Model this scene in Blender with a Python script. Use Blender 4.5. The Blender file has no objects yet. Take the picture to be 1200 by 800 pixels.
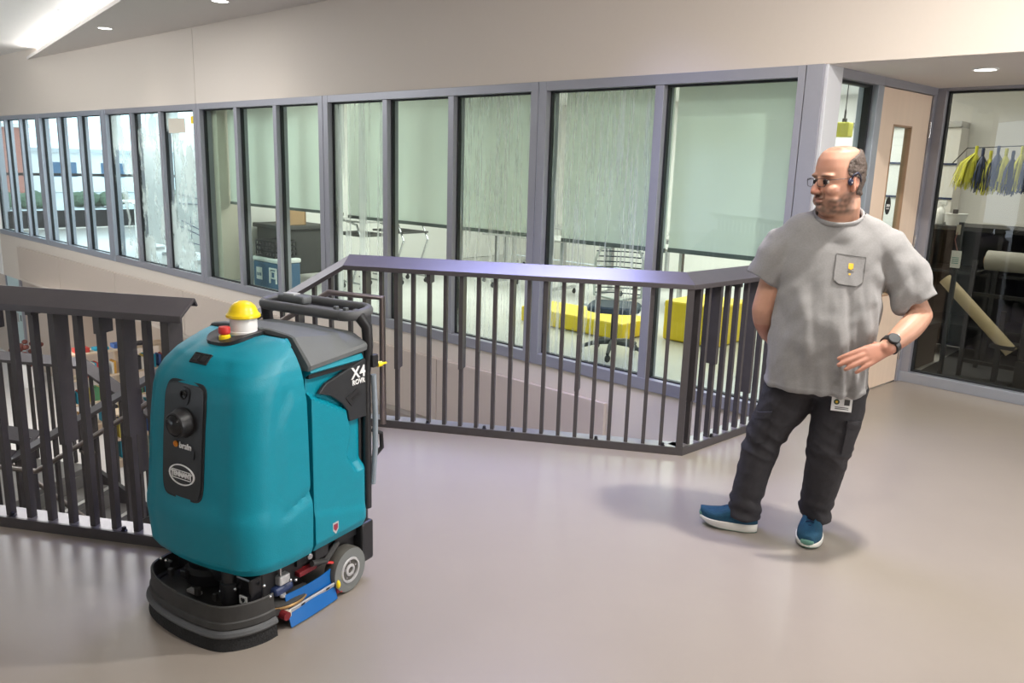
import bpy, bmesh, math, random
import numpy as np
from mathutils import Vector, Matrix, noise
random.seed(7)
scene = bpy.context.scene
COL = scene.collection
PI = math.pi

# ---------------------------------------------------------------- camera
CAM_H = 1.65
F_PX = 937.0
pitch = math.atan(204 / 937.0)
roll = math.atan(130 / 4300.0)
_c, _s = math.cos(roll), math.sin(roll)
_fw = Vector((0, math.cos(pitch), -math.sin(pitch)))
_dn = Vector((0, -math.sin(pitch), -math.cos(pitch)))
_rt = Vector((1, 0, 0))
_ex = _c * _rt - _s * _dn
_ey = _s * _rt + _c * _dn
cam_data = bpy.data.cameras.new('camera')
cam_data.sensor_width = 36.0
cam_data.lens = F_PX * 36.0 / 1200.0
cam_data.clip_end = 200
cam = bpy.data.objects.new('camera', cam_data)
COL.objects.link(cam)
_m = Matrix(((_ex.x, -_ey.x, -_fw.x, 0), (_ex.y, -_ey.y, -_fw.y, 0), (_ex.z, -_ey.z, -_fw.z, CAM_H), (0, 0, 0, 1)))
cam.matrix_world = _m
scene.camera = cam

# ---------------------------------------------------------------- world, lights, exposure
vs = scene.view_settings
vs.view_transform = 'Standard'
vs.look = 'None'
vs.gamma = 1.0
vs.use_curve_mapping = False
vs.exposure = -0.10
world = bpy.data.worlds.new('world')
scene.world = world
world.use_nodes = True
_bg = world.node_tree.nodes['Background']
_bg.inputs[0].default_value = (0.78, 0.88, 1.0, 1)
_bg.inputs[1].default_value = 4.0

def area(name, loc, target, sx, sy, power, color=(1, 1, 1), spread=None):
    d = bpy.data.lights.new(name, 'AREA')
    d.shape = 'RECTANGLE'
    d.size, d.size_y = sx, sy
    d.energy = power
    d.color = color
    if spread: d.spread = spread
    o = bpy.data.objects.new(name, d)
    COL.objects.link(o)
    o.location = loc
    o.rotation_euler = (Vector(target) - Vector(loc)).to_track_quat('-Z', 'Y').to_euler()
    return o

WARM = (1.0, 0.94, 0.87)
# recessed ceiling luminaires over the corridor (out of frame above and behind the viewer)
area('corridor_light', (-0.2, 0.2, 3.4), (-0.2, 0.2, 0), 3.2, 1.0, 14, WARM)
area('corridor_light_back', (-2.6, -2.2, 3.4), (-2.6, -2.2, 0), 2.5, 1.0, 26, WARM)
area('ceiling_downlight_by_man', (2.0, 3.15, 3.28), (1.9, 3.2, 0), .13, .13, 118, (1, .96, .91))
area('ceiling_downlight_near', (.75, 1.5, 3.42), (.6, 1.7, 0), .25, .25, 46, (1, .96, .91))
area('ceiling_downlight_right', (4.6, 3.0, 3.28), (4.6, 3.0, 0), .25, .25, 40, (1, .96, .91))
# added strip lamp, no known fixture, brightening the upper window wall
area('wall_washer', (-0.4, 3.0, 3.25), (1.9, 8.0, 2.6), 4.5, .15, 32, WARM)
# added fill light from the right; no window is built there
area('window_daylight', (6.8, 0.4, 1.9), (1.0, 3.3, 0.8), 1.4, 1.6, 190, (1.0, 0.98, 0.96))
# cool skylight over the stair void
area('void_skylight', (-0.1, 5.3, 3.27), (0.0, 4.9, 0), 1.8, 0.8, 74, (0.46, 0.50, 1.0), spread=1.7)
area('void_skylight_far', (-5.5, 8.6, 3.27), (-5.5, 8.6, 0), 3.0, 1.6, 130, (0.97, 0.98, 1.0))
# added lamp past the left edge, standing in for window daylight on the wall
area('far_hall_light', (-10.5, 9.0, 3.42), (-8.2, 12.4, 1.4), 3.0, 1.0, 300, (.95, .98, 1.0))

# ---------------------------------------------------------------- helpers
def V(*a): return Vector(a)

class MB:
    """collects geometry for ONE mesh object"""
    def __init__(self):
        self.v = []; self.f = []
    def add(self, vs, fs):
        o = len(self.v)
        self.v += [tuple(p) for p in vs]
        self.f += [tuple(i + o for i in q) for q in fs]
        return self
    def obox(self, c, ax, hs):
        c = Vector(c); a = [Vector(ax[i]) * hs[i] for i in range(3)]
        vs = [c + sx * a[0] + sy * a[1] + sz * a[2] for sz in (-1, 1) for sy in (-1, 1) for sx in (-1, 1)]
        return self.add(vs, [(0, 2, 3, 1), (4, 5, 7, 6), (0, 1, 5, 4), (2, 6, 7, 3), (0, 4, 6, 2), (1, 3, 7, 5)])
    def box(self, x0, x1, y0, y1, z0, z1):
        return self.obox(((x0 + x1) / 2, (y0 + y1) / 2, (z0 + z1) / 2), (V(1, 0, 0), V(0, 1, 0), V(0, 0, 1)),
                         (abs(x1 - x0) / 2, abs(y1 - y0) / 2, abs(z1 - z0) / 2))
    def prism(self, poly, o, ux, uy, uz, d):
        """polygon in (ux,uy) at o, extruded d along uz"""
        o, ux, uy, uz = map(Vector, (o, ux, uy, uz)); n = len(poly)
        a = [o + ux * p[0] + uy * p[1] for p in poly]
        b = [p + uz * d for p in a]
        self.add(a + b, [tuple(range(n - 1, -1, -1)), tuple(range(n, 2 * n))] +
                 [(i, (i + 1) % n, n + (i + 1) % n, n + i) for i in range(n)])
        return self
    def loft(self, rings, cap=True, closed=True):
        n = len(rings[0]); o = len(self.v)
        vs = [p for r in rings for p in r]; fs = []
        for i in range(len(rings) - 1):
            for j in range(n if closed else n - 1):
                k = (j + 1) % n
                fs.append((i * n + j, i * n + k, (i + 1) * n + k, (i + 1) * n + j))
        if cap:
            fs.append(tuple(range(n - 1, -1, -1)))
            fs.append(tuple((len(rings) - 1) * n + j for j in range(n)))
        return self.add(vs, fs)
    def tube(self, pts, r, n=10, cap=True, flat=1.0, up=None):
        pts = [Vector(p) for p in pts]; rings = []
        rs = r if isinstance(r, (list, tuple)) else [r] * len(pts)
        prev = None
        for i, p in enumerate(pts):
            if i == 0: t = pts[1] - p
            elif i == len(pts) - 1: t = p - pts[-2]
            else: t = (p - pts[i - 1]).normalized() + (pts[i + 1] - p).normalized()
            if t.length < 1e-9: t = Vector((0, 0, 1))
            t.normalize()
            if prev is None:
                a = Vector(up) if up else (Vector((0, 0, 1)) if abs(t.z) < .9 else Vector((1, 0, 0)))
                x = t.cross(a).normalized()
            else:
                x = (prev - t * prev.dot(t)).normalized()
            prev = x; y = x.cross(t).normalized()
            sc = 1.0
            if 0 < i < len(pts) - 1:
                d = (p - pts[i - 1]).normalized().dot(t); sc = 1 / max(d, .6)
            rings.append([p + (x * math.cos(2 * PI * k / n) * sc + y * math.sin(2 * PI * k / n) * flat) * rs[i] for k in range(n)])
        return self.loft(rings, cap)
    def lathe(self, prof, o, axis=(0, 0, 1), n=24, cap=True):
        o = Vector(o); ax = Vector(axis).normalized()
        a = Vector((1, 0, 0)) if abs(ax.x) < .9 else Vector((0, 1, 0))
        x = ax.cross(a).normalized(); y = ax.cross(x)
        rings = [[o + ax * z + (x * math.cos(2 * PI * k / n) + y * math.sin(2 * PI * k / n)) * max(r, 1e-4) for k in range(n)] for r, z in prof]
        return self.loft(rings, cap)
    def ellipsoid(self, c, rx, ry, rz, n=16, m=10, rot=None):
        rings = []
        for i in range(m + 1):
            th = PI * i / m
            rr = max(math.sin(th), 1e-3); zz = math.cos(th)
            ring = []
            for k in range(n):
                p = Vector((rx * rr * math.cos(2 * PI * k / n), ry * rr * math.sin(2 * PI * k / n), rz * zz))
                if rot: p = rot @ p
                ring.append(Vector(c) + p)
            rings.append(ring)
        return self.loft(rings, True)
    def mesh(self, name):
        me = bpy.data.meshes.new(name)
        me.from_pydata(self.v, [], self.f)
        bm = bmesh.new(); bm.from_mesh(me)
        bmesh.ops.recalc_face_normals(bm, faces=bm.faces)
        bm.to_mesh(me); bm.free()
        return me
    def build(self, name, mat, parent=None, local=False, smooth=False, bevel=0, seg=2, angle=35):
        me = self.mesh(name)
        return place(name, me, mat, parent, local, smooth, bevel, seg, angle)

def place(name, me, mat, parent=None, local=False, smooth=False, bevel=0, seg=2, angle=35):
    o = bpy.data.objects.new(name, me)
    COL.objects.link(o)
    if mat is not None:
        me.materials.clear(); me.materials.append(mat)
    if smooth:
        me.shade_smooth()
        if smooth == 'auto':
            try: me.set_sharp_from_angle(angle=math.radians(angle))
            except Exception: pass
    if bevel:
        b = o.modifiers.new('bevel', 'BEVEL'); b.width = bevel; b.segments = seg; b.limit_method = 'ANGLE'
        b.angle_limit = math.radians(angle)
    if parent is not None:
        o.parent = parent
        if not local: o.matrix_parent_inverse = chainmat(parent).inverted()
    return o

def chainmat(o):
    m = o.matrix_basis.copy()
    if o.parent is not None: m = chainmat(o.parent) @ o.matrix_parent_inverse @ m
    return m

def thing(name, label, cat, loc=(0, 0, 0), rotz=0, group=None):
    o = bpy.data.objects.new(name, None)
    COL.objects.link(o)
    o.empty_display_size = .1
    o.location = loc; o.rotation_euler = (0, 0, rotz)
    o['label'] = label; o['category'] = cat
    if group: o['group'] = group
    return o

def tag(o, label=None, cat=None, group=None, kind=None):
    if label: o['label'] = label
    if cat: o['category'] = cat
    if group: o['group'] = group
    if kind: o['kind'] = kind
    return o

def struct_empty(name, loc=(0, 0, 0), label=None):
    o = bpy.data.objects.new(name, None); COL.objects.link(o); o.location = loc
    o['kind'] = 'structure'
    if label: o['label'] = label
    return o

def copy_tree(o, parent=None):
    c = o.copy(); COL.objects.link(c)
    if parent is not None: c.parent = parent
    for ch in list(o.children): copy_tree(ch, c)
    return c

# ---------------------------------------------------------------- materials
def mat(name, col, rough=.5, metal=0, var=0.0, vscale=8, bump=0, bscale=60, spec=.5, coat=0, emit=None, estr=0, sheen=0, stretch=None, trans=0):
    m = bpy.data.materials.new(name); m.use_nodes = True
    nt = m.node_tree; b = nt.nodes['Principled BSDF']
    b.inputs['Base Color'].default_value = (*col, 1)
    b.inputs['Roughness'].default_value = rough
    b.inputs['Metallic'].default_value = metal
    b.inputs['Specular IOR Level'].default_value = spec
    if coat: b.inputs['Coat Weight'].default_value = coat; b.inputs['Coat Roughness'].default_value = .15
    if sheen: b.inputs['Sheen Weight'].default_value = sheen
    if emit: b.inputs['Emission Color'].default_value = (*emit, 1); b.inputs['Emission Strength'].default_value = estr
    if var or bump:
        tc = nt.nodes.new('ShaderNodeTexCoord'); mp = nt.nodes.new('ShaderNodeMapping')
        nt.links.new(tc.outputs['Object'], mp.inputs[0])
        if stretch: mp.inputs['Scale'].default_value = stretch
    if var:
        n = nt.nodes.new('ShaderNodeTexNoise'); n.inputs['Scale'].default_value = vscale; n.inputs['Detail'].default_value = 5
        nt.links.new(mp.outputs[0], n.inputs['Vector'])
        mx = nt.nodes.new('ShaderNodeMix'); mx.data_type = 'RGBA'
        lo = tuple(max(0, c * (1 - var)) for c in col); hi = tuple(min(1, c * (1 + var)) for c in col)
        mx.inputs[6].default_value = (*lo, 1); mx.inputs[7].default_value = (*hi, 1)
        nt.links.new(n.outputs['Fac'], mx.inputs[0]); nt.links.new(mx.outputs[2], b.inputs['Base Color'])
    if bump:
        n2 = nt.nodes.new('ShaderNodeTexNoise'); n2.inputs['Scale'].default_value = bscale; n2.inputs['Detail'].default_value = 3
        nt.links.new(mp.outputs[0], n2.inputs['Vector'])
        bp = nt.nodes.new('ShaderNodeBump'); bp.inputs['Strength'].default_value = bump; bp.inputs['Distance'].default_value = .01
        nt.links.new(n2.outputs['Fac'], bp.inputs['Height']); nt.links.new(bp.outputs[0], b.inputs['Normal'])
    return m

def glass(name, tint=(.82, .90, .86), refl=1.0, film=None):
    """thin window glass: tinted transparency plus fresnel gloss; film = (scale, threshold, opacity) printed vertical streaks"""
    m = bpy.data.materials.new(name); m.use_nodes = True
    nt = m.node_tree; nt.nodes.clear()
    out = nt.nodes.new('ShaderNodeOutputMaterial')
    tr = nt.nodes.new('ShaderNodeBsdfTransparent'); tr.inputs[0].default_value = (*tint, 1)
    gl = nt.nodes.new('ShaderNodeBsdfGlossy'); gl.inputs['Roughness'].default_value = 0.01
    fr = nt.nodes.new('ShaderNodeFresnel'); fr.inputs[0].default_value = 1.5
    ml = nt.nodes.new('ShaderNodeMath'); ml.operation = 'MULTIPLY'; ml.inputs[1].default_value = 1.25 * refl
    ge = nt.nodes.new('ShaderNodeNewGeometry'); sb = nt.nodes.new('ShaderNodeMath'); sb.operation = 'SUBTRACT'; sb.inputs[0].default_value = 1
    nt.links.new(ge.outputs['Backfacing'], sb.inputs[1])
    m0 = nt.nodes.new('ShaderNodeMath'); m0.operation = 'MULTIPLY'
    nt.links.new(fr.outputs[0], m0.inputs[0]); nt.links.new(sb.outputs[0], m0.inputs[1])
    nt.links.new(m0.outputs[0], ml.inputs[0])
    mx = nt.nodes.new('ShaderNodeMixShader')
    nt.links.new(ml.outputs[0], mx.inputs[0]); nt.links.new(tr.outputs[0], mx.inputs[1]); nt.links.new(gl.outputs[0], mx.inputs[2])
    last = mx
    if film:
        sc, th, op, zs = film
        tc = nt.nodes.new('ShaderNodeTexCoord'); mp = nt.nodes.new('ShaderNodeMapping')
        mp.inputs['Scale'].default_value = (sc, sc, zs)
        nt.links.new(tc.outputs['Object'], mp.inputs[0])
        n = nt.nodes.new('ShaderNodeTexNoise'); n.inputs['Scale'].default_value = 1; n.inputs['Detail'].default_value = 4
        n.inputs['Roughness'].default_value = .65
        nt.links.new(mp.outputs[0], n.inputs['Vector'])
        rp = nt.nodes.new('ShaderNodeMapRange'); rp.inputs[1].default_value = th; rp.inputs[2].default_value = th + .07
        rp.inputs[3].default_value = 0; rp.inputs[4].default_value = op
        nt.links.new(n.outputs['Fac'], rp.inputs[0])
        df = nt.nodes.new('ShaderNodeBsdfDiffuse'); df.inputs[0].default_value = (.78, .84, .80, 1)
        tl = nt.nodes.new('ShaderNodeBsdfTranslucent'); tl.inputs[0].default_value = (.78, .84, .80, 1)
        ad = nt.nodes.new('ShaderNodeMixShader'); ad.inputs[0].default_value = .5
        nt.links.new(df.outputs[0], ad.inputs[1]); nt.links.new(tl.outputs[0], ad.inputs[2])
        m2 = nt.nodes.new('ShaderNodeMixShader')
        nt.links.new(rp.outputs[0], m2.inputs[0]); nt.links.new(mx.outputs[0], m2.inputs[1]); nt.links.new(ad.outputs[0], m2.inputs[2])
        last = m2
    nt.links.new(last.outputs[0], out.inputs[0])
    return m

def fabric_shade(name, col):
    m = bpy.data.materials.new(name); m.use_nodes = True
    nt = m.node_tree; nt.nodes.clear()
    out = nt.nodes.new('ShaderNodeOutputMaterial')
    tc = nt.nodes.new('ShaderNodeTexCoord')
    n = nt.nodes.new('ShaderNodeTexNoise'); n.inputs['Scale'].default_value = 2.5; n.inputs['Detail'].default_value = 2
    nt.links.new(tc.outputs['Object'], n.inputs['Vector'])
    mx = nt.nodes.new('ShaderNodeMix'); mx.data_type = 'RGBA'
    mx.inputs[6].default_value = (*[c * .93 for c in col], 1); mx.inputs[7].default_value = (*[min(1, c * 1.05) for c in col], 1)
    nt.links.new(n.outputs['Fac'], mx.inputs[0])
    df = nt.nodes.new('ShaderNodeBsdfDiffuse'); tl = nt.nodes.new('ShaderNodeBsdfTranslucent')
    nt.links.new(mx.outputs[2], df.inputs[0]); nt.links.new(mx.outputs[2], tl.inputs[0])
    ms = nt.nodes.new('ShaderNodeMixShader'); ms.inputs[0].default_value = .45
    nt.links.new(df.outputs[0], ms.inputs[1]); nt.links.new(tl.outputs[0], ms.inputs[2])
    nt.links.new(ms.outputs[0], out.inputs[0])
    return m

M = {}
M['floor'] = mat('floor_lino', (.305, .266, .231), .28, var=.05, vscale=3, bump=.02, bscale=14, spec=.42)
M['wall'] = mat('wall_paint', (.64, .57, .50), .7, var=.015, vscale=40, bump=.02, bscale=200)
M['wall_white'] = mat('wall_white', (.80, .78, .75), .7, var=.015, vscale=30)
M['ceil'] = mat('ceiling_paint', (.66, .62, .59), .8, var=.01)
M['ceil_white'] = mat('ceiling_white', (.82, .81, .79), .8, var=.01)
M['panel'] = mat('wall_panel', (.53, .445, .38), .55, var=.02, vscale=20)
M['frame'] = mat('frame_metal', (.30, .30, .335), .42, .3, var=.03, vscale=30)
M['frame_light'] = mat('frame_light', (.42, .45, .52), .38, .6, var=.03, vscale=30)
M['gasket'] = mat('gasket', (.012, .014, .016), .6)
M['rail'] = mat('rail_steel', (.085, .077, .079), .38, .30, var=.12, vscale=25, bump=.03, bscale=90)
M['rail_cap'] = mat('rail_cap', (.105, .095, .100), .32, .35, var=.08, vscale=14, bump=.03, bscale=120)
M['rail_plate'] = mat('rail_plate', (.30, .28, .28), .3, .5, var=.2, vscale=14)
M['tube'] = mat('handrail_tube', (.26, .22, .20), .28, .85, var=.06)
M['bolt'] = mat('bolt', (.03, .03, .035), .4, .6)
M['glass'] = glass('pane_glass', (.88, .95, .91))
M['glass_stripe'] = glass('pane_glass_streaked', (.88, .95, .91), film=(9, .52, .55, .25))
M['glass_fine'] = glass('pane_glass_fine_streaks', (.88, .95, .91), film=(34, .53, .42, 1.2))
M['glass_smear'] = glass('pane_glass_smeared', (.86, .93, .92), film=(2.2, .50, .55, 1.1))
M['glass_clear'] = glass('pane_glass_clear', (.90, .96, .95))
M['glass_dark'] = glass('pane_glass_workroom', (.74, .75, .71), 1.0)
M['shade'] = fabric_shade('shade_fabric', (.88, .90, .86))
M['shade_bar'] = mat('shade_bar', (.16, .17, .16), .5, .3)
M['concrete'] = mat('room_floor', (.55, .53, .51), .3, var=.1, vscale=4)
M['dark_floor'] = mat('carpet_dark', (.045, .045, .048), .9, var=.2, vscale=60)
M['wood'] = mat('maple_door', (.76, .60, .47), .42, var=.07, vscale=3, stretch=(6, 6, .5))
M['white'] = mat('white_plastic', (.82, .82, .81), .35, var=.01)
M['black'] = mat('black_plastic', (.016, .016, .018), .42, var=.1, vscale=20)
M['chrome'] = mat('steel_bright', (.55, .55, .56), .25, .9, var=.04)
M['yellow'] = mat('yellow_vinyl', (.90, .66, .03), .5, var=.03)
M['downlight'] = mat('downlight_lens', (1, 1, 1), .5, emit=(1, .97, .92), estr=9)
M['led'] = mat('led_strip', (1, 1, 1), .5, emit=(1, .98, .95), estr=26)

# ---------------------------------------------------------------- reference frames of the building
Z = V(0, 0, 1)
K = V(1.94, 5.35, 0)                                  # outer corner of the window wall at the door alcove
W = V(-.739, .673, 0).normalized()                    # along the window wall, away from the alcove
N = V(W.y * -1, W.x, 0)
if N.y > 0: N = -N                                    # out of the wall, into the corridor
S = V(3.252, 6.522, 0)                                # inner corner of the alcove
D2 = (S - K).normalized()
G = V(.70, -.714, 0).normalized()                     # along the workroom glass
GN = V(-G.y, G.x, 0)
if GN.y > 0: GN = -GN
U = V(.981, -.195, 0).normalized()                    # along the guardrails
B_ = V(-U.y, U.x, 0)                                  # away from the viewer, across the guardrail
A = V(-1.064, 4.933, 0)                               # guardrail corner at the stair head
Bc = V(1.033, 4.519, 0)                               # guardrail corner by the man
AXW = (W, N, Z)
def wp(s, off, z): return K + W * s + N * off + Z * z
def rp(u, b, z=0): return A + U * u + B_ * b + Z * z
def wbox(mb, s0, s1, o0, o1, z0, z1):
    return mb.obox(wp((s0 + s1) / 2, (o0 + o1) / 2, (z0 + z1) / 2), AXW, (abs(s1 - s0) / 2, abs(o1 - o0) / 2, abs(z1 - z0) / 2))
def rbox(mb, u0, u1, b0, b1, z0, z1):
    return mb.obox(rp((u0 + u1) / 2, (b0 + b1) / 2, (z0 + z1) / 2), (U, B_, Z), (abs(u1 - u0) / 2, abs(b1 - b0) / 2, abs(z1 - z0) / 2))
def struct(name, mb, m, parent=None, **kw):
    o = mb.build(name, m, parent, **kw)
    if parent is None: o['kind'] = 'structure'
    return o
def poly_slab(mb, pts, z0, z1):
    return mb.prism([(p[0], p[1]) for p in pts], (0, 0, z0), (1, 0, 0), (0, 1, 0), (0, 0, 1), z1 - z0)

CEIL = 3.31
SOFF = 2.35
LOW = -3.15
# ---- floors
dBK = (K - Bc).normalized(); nBK = V(-dBK.y, dBK.x, 0)
_e = Bc + nBK * .12
_x = (rp(0, .12) - _e).cross(dBK)
# corner of the slab edge behind B: intersection of the two offset lines
_p = rp(0, .12); _den = U.x * dBK.y - U.y * dBK.x
_t = ((_e.x - _p.x) * dBK.y - (_e.y - _p.y) * dBK.x) / _den
Bx = _p + U * _t
far_r = S + G * 6.5
fl = [rp(-14, -1.69), rp(-.05, -1.69), rp(-.05, .12), Bx, K + nBK * .12, K, S, far_r, V(9, far_r.y - .01, 0), V(9, -5, 0), V(-15, -5, 0)]
struct('floor', poly_slab(MB(), fl, -.38, 0), M['floor'])
struct('floor_lower_storey', MB().box(-32, 12, -1, 34, LOW - .2, LOW), M['concrete'])
# ---- window wall: upper band, sill band with proud panels, lower storey
uw = struct_empty('wall_window_side', K)
def wpart(name, s0, s1, o0, o1, z0, z1, m, par, **kw): return wbox(MB(), s0, s1, o0, o1, z0, z1).build(name, m, par, **kw)
wpart('plaster_panel', -5.2, 8.436, -.25, 0, SOFF, CEIL + .02, M['wall'], uw)
wpart('plaster_panel', 8.444, 20.0, -.25, 0, SOFF, CEIL + .6, M['wall'], uw)
lw = struct_empty('wall_below_windows', K)
wpart('sill_band', 0.0, 17.6, -.3, -.005, -.95, -.05, M['wall'], lw)
pj = [1.53, 3.6, 6.35, 9.06, 11.49, 14.06, 16.4]
for a_, b_ in zip(pj[:-1], pj[1:]):
    wpart('wall_panel', a_ + .006, b_ - .006, 0, .04, -.88, -.235, M['panel'], lw, bevel=.004)
struct('trim_1', wbox(MB(), -.5, 17.6, -7, -.3, -.95, -.9), M['wall'])       # underside of the upper storey
struct('wall_lower_storey', wbox(MB(), -3, 16.2, -1.5, -1.35, LOW, -.9), M['panel'])
struct('wall_lower_storey_return', wbox(MB(), 16.08, 16.2, -1.5, -.5, LOW, -.9), M['panel'])
struct('wall_lower_storey_far', wbox(MB(), 16.2, 34, -.65, -.5, LOW, -.9), M['panel'])
struct('wall_below_landing', MB().add([rp(-.05, .12, -.38), rp(2.2, .12, -.38), rp(2.2, .12, LOW), rp(-.05, .12, LOW)], [(0, 1, 2, 3)]), M['wall'])
struct('wall_stair_side', MB().add([rp(-14, -1.69, 0), rp(-.05, -1.69, 0), rp(-.05, -1.69, LOW), rp(-14, -1.69, LOW)], [(0, 1, 2, 3)]), M['wall'])

# ---- ceilings
sl0 = V(-4.377, 9.312, 0); sdir = V(-.611, .791, 0).normalized()
snr = V(sdir.y, -sdir.x, 0)                    # to the right of the slot
pA = sl0 - sdir * 15.5; pB = sl0 + sdir * 9.02
struct('ceiling', poly_slab(MB(), [pA, pB, wp(-5.2, -.02, 0), V(9, 2, 0), V(9, -5, 0), pA + V(2, -2, 0)], CEIL, CEIL + .05), M['ceil'])
struct('ceiling_raised', poly_slab(MB(), [V(-20, -5, 0), V(9, -5, 0), V(9, 2, 0), wp(-5.2, -.3, 0), wp(24, -.3, 0), V(-20, 24, 0)], CEIL + .17, CEIL + .25), M['ceil_white'])
struct('trim_2', MB().obox((pA + pB) / 2 + snr * .30 + Z * (CEIL + .11), (sdir, snr, Z), ((pB - pA).length / 2, .02, .06)), M['ceil_white'])
_l = area('cove_led', (pA + pB) / 2 + snr * .2 + Z * (CEIL + .09), (pA + pB) / 2 - snr * .7 + Z * (CEIL + .45), .06, .06, 10)
def led(name, p, tgt, length, power, col=(1, .98, .95)):
    d = bpy.data.lights.new(name, 'AREA'); d.shape = 'RECTANGLE'; d.size = length; d.size_y = .05; d.energy = power; d.color = col
    o = bpy.data.objects.new(name, d); COL.objects.link(o)
    z_ = (Vector(p) - Vector(tgt)).normalized(); x_ = sdir.copy(); y_ = z_.cross(x_).normalized()
    o.matrix_world = Matrix(((x_.x, y_.x, z_.x, p[0]), (x_.y, y_.y, z_.y, p[1]), (x_.z, y_.z, z_.z, p[2]), (0, 0, 0, 1)))
bpy.data.objects.remove(_l)
_mid = (pA + pB) / 2
led('cove_led', _mid + snr * .10 + Z * (CEIL + .075), _mid - snr * .25 + Z * (CEIL + .17), (pB - pA).length - .1, 230)
# sprinkler head on the raised ceiling
sp = V(-5.471, 10.068, CEIL + .40) * 1.0
sp = V(-5.471 * 1.10, 10.068 * 1.10, CEIL + .17)
o = MB().lathe([(.04, 0), (.04, -.006), (.012, -.01), (.01, -.04), (.022, -.042), (.022, -.046)], sp, n=14).build('sprinkler_head', M['white'])
tag(o, 'small white sprinkler head under the bright raised ceiling', 'sprinkler')
# recessed downlights
def downlight(p, r, label):
    t = thing('recessed_downlight', label, 'ceiling light', p, group='recessed downlights')
    MB().lathe([(r * 1.18, 0.004), (r * 1.18, -.006), (r, -.006), (r * .96, .004)], p, n=28).build('trim_ring', M['white'], t, smooth='auto')
    MB().lathe([(r * .96, -.003), (.001, -.0032)], p, n=28, cap=False).build('lens', M['downlight'], t)
    d = bpy.data.lights.new('downlight_lamp', 'SPOT'); d.energy = 12; d.spot_size = 2.0; d.spot_blend = .8; d.shadow_soft_size = r; d.color = WARM
    l = bpy.data.objects.new('downlight_lamp', d); COL.objects.link(l); l.location = Vector(p) - Z * .03
downlight(V(-5.584, 11.338, CEIL), .085, 'round ceiling downlight nearest the bright light cove')
downlight(V(-3.259, 9.192, CEIL), .085, 'round ceiling downlight cut by the top edge of the photo')
downlight(V(2.944, 5.332, SOFF - .006), .065, 'round downlight in the low soffit above the door alcove')
# alcove soffit and alcove wall above
sf = [K + N * .0, S, S + G * 6.0, wp(-5.2, -.01, 0)]
struct('ceiling_alcove', poly_slab(MB(), [K - W * 0 + N * -.01, S - D2 * 0, S + G * 5.2, wp(-5.2, -.02, 0)], SOFF - .004, SOFF + .06), M['ceil'])
# ---- corridor shell behind and beside the viewer
struct('wall_behind', MB().box(-15, 9, -5.2, -5, 0, CEIL + .5), M['wall_white'])
struct('wall_right', MB().box(9, 9.2, -5, far_r.y, 0, CEIL + .5), M['wall_white'])
struct('wall_left', MB().box(-20.2, -20, -5, 30, LOW, CEIL + .5), M['wall_white'])

# ---- rooms behind the window wall
RD = -6.2
struct('floor_classroom', wbox(MB(), -.2, 17.6, RD, -.14, -.12, -.006), M['concrete'])
struct('floor_workroom', wbox(MB(), -6.5, -.2, RD, -1.76, -.12, -.006), M['dark_floor'])
struct('ceiling_classroom', wbox(MB(), -6.5, 17.6, RD, -.24, 2.75, 2.85), M['ceil_white'])
struct('wall_classroom_back', wbox(MB(), 0.5, 8.4, RD - .1, RD, 0, 2.8), M['wall_white'])
struct('wall_partition', wbox(MB(), 8.38, 8.5, RD, -.16, 0, 2.8), M['wall_white'])
struct('wall_workroom_back', wbox(MB(), -6.5, .5, -4.7, -4.6, 0, 2.8), M['wall_white'])
struct('wall_workroom_end', wbox(MB(), -6.6, -6.5, RD, -1.7, 0, 2.8), M['wall_white'])
struct('wall_room_end', wbox(MB(), 17.6, 17.75, RD, -.0, -.95, .02), M['wall_white'])
we = struct_empty('window_10', wp(17.67, -3, 0))
for o_ in (-.2, -1.5, -3.0, -4.6, RD): wpart('end_mullion', 17.62, 17.72, o_ - .05, o_ + .05, 0, 2.8, M['frame_light'], we)
wpart('end_sill', 17.62, 17.72, RD, -.2, .0, .40, M['gasket'], we)
wpart('end_rail', 17.64, 17.70, RD, -.2, 1.16, 1.22, M['gasket'], we)
wpart('end_pane', 17.66, 17.67, RD, -.2, .40, 2.8, M['glass_clear'], we)
struct('wall_beyond_windows', wbox(MB(), 17.75, 34, -.2, 0, -.95, CEIL + .5), M['wall_white'])
area('classroom_light', wp(4.3, -3.0, 2.72), wp(4.3, -3.0, 0), 6.0, 2.5, 290, (1, .99, .95))
area('classroom_light_door_end', wp(.6, -2.6, 2.72), wp(.6, -2.6, 0), 1.5, 2.0, 65, (1, .98, .94))
area('workroom_light', wp(-2.4, -3.4, 2.72), wp(-2.4, -3.4, 0), 2.0, 1.0, 50, (1, .98, .94))
area('studio_board_light', wp(11.2, -.36, 2.70), wp(11.2, -.95, 1.0), 3.0, .12, 60, (.92, .97, 1))  # extra strip added only to brighten the whiteboards, not a room fixture
area('studio_light', wp(13, -3.0, 2.72), wp(13, -3.0, 0), 6.0, 2.5, 330, (.90, .97, 1))

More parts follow.
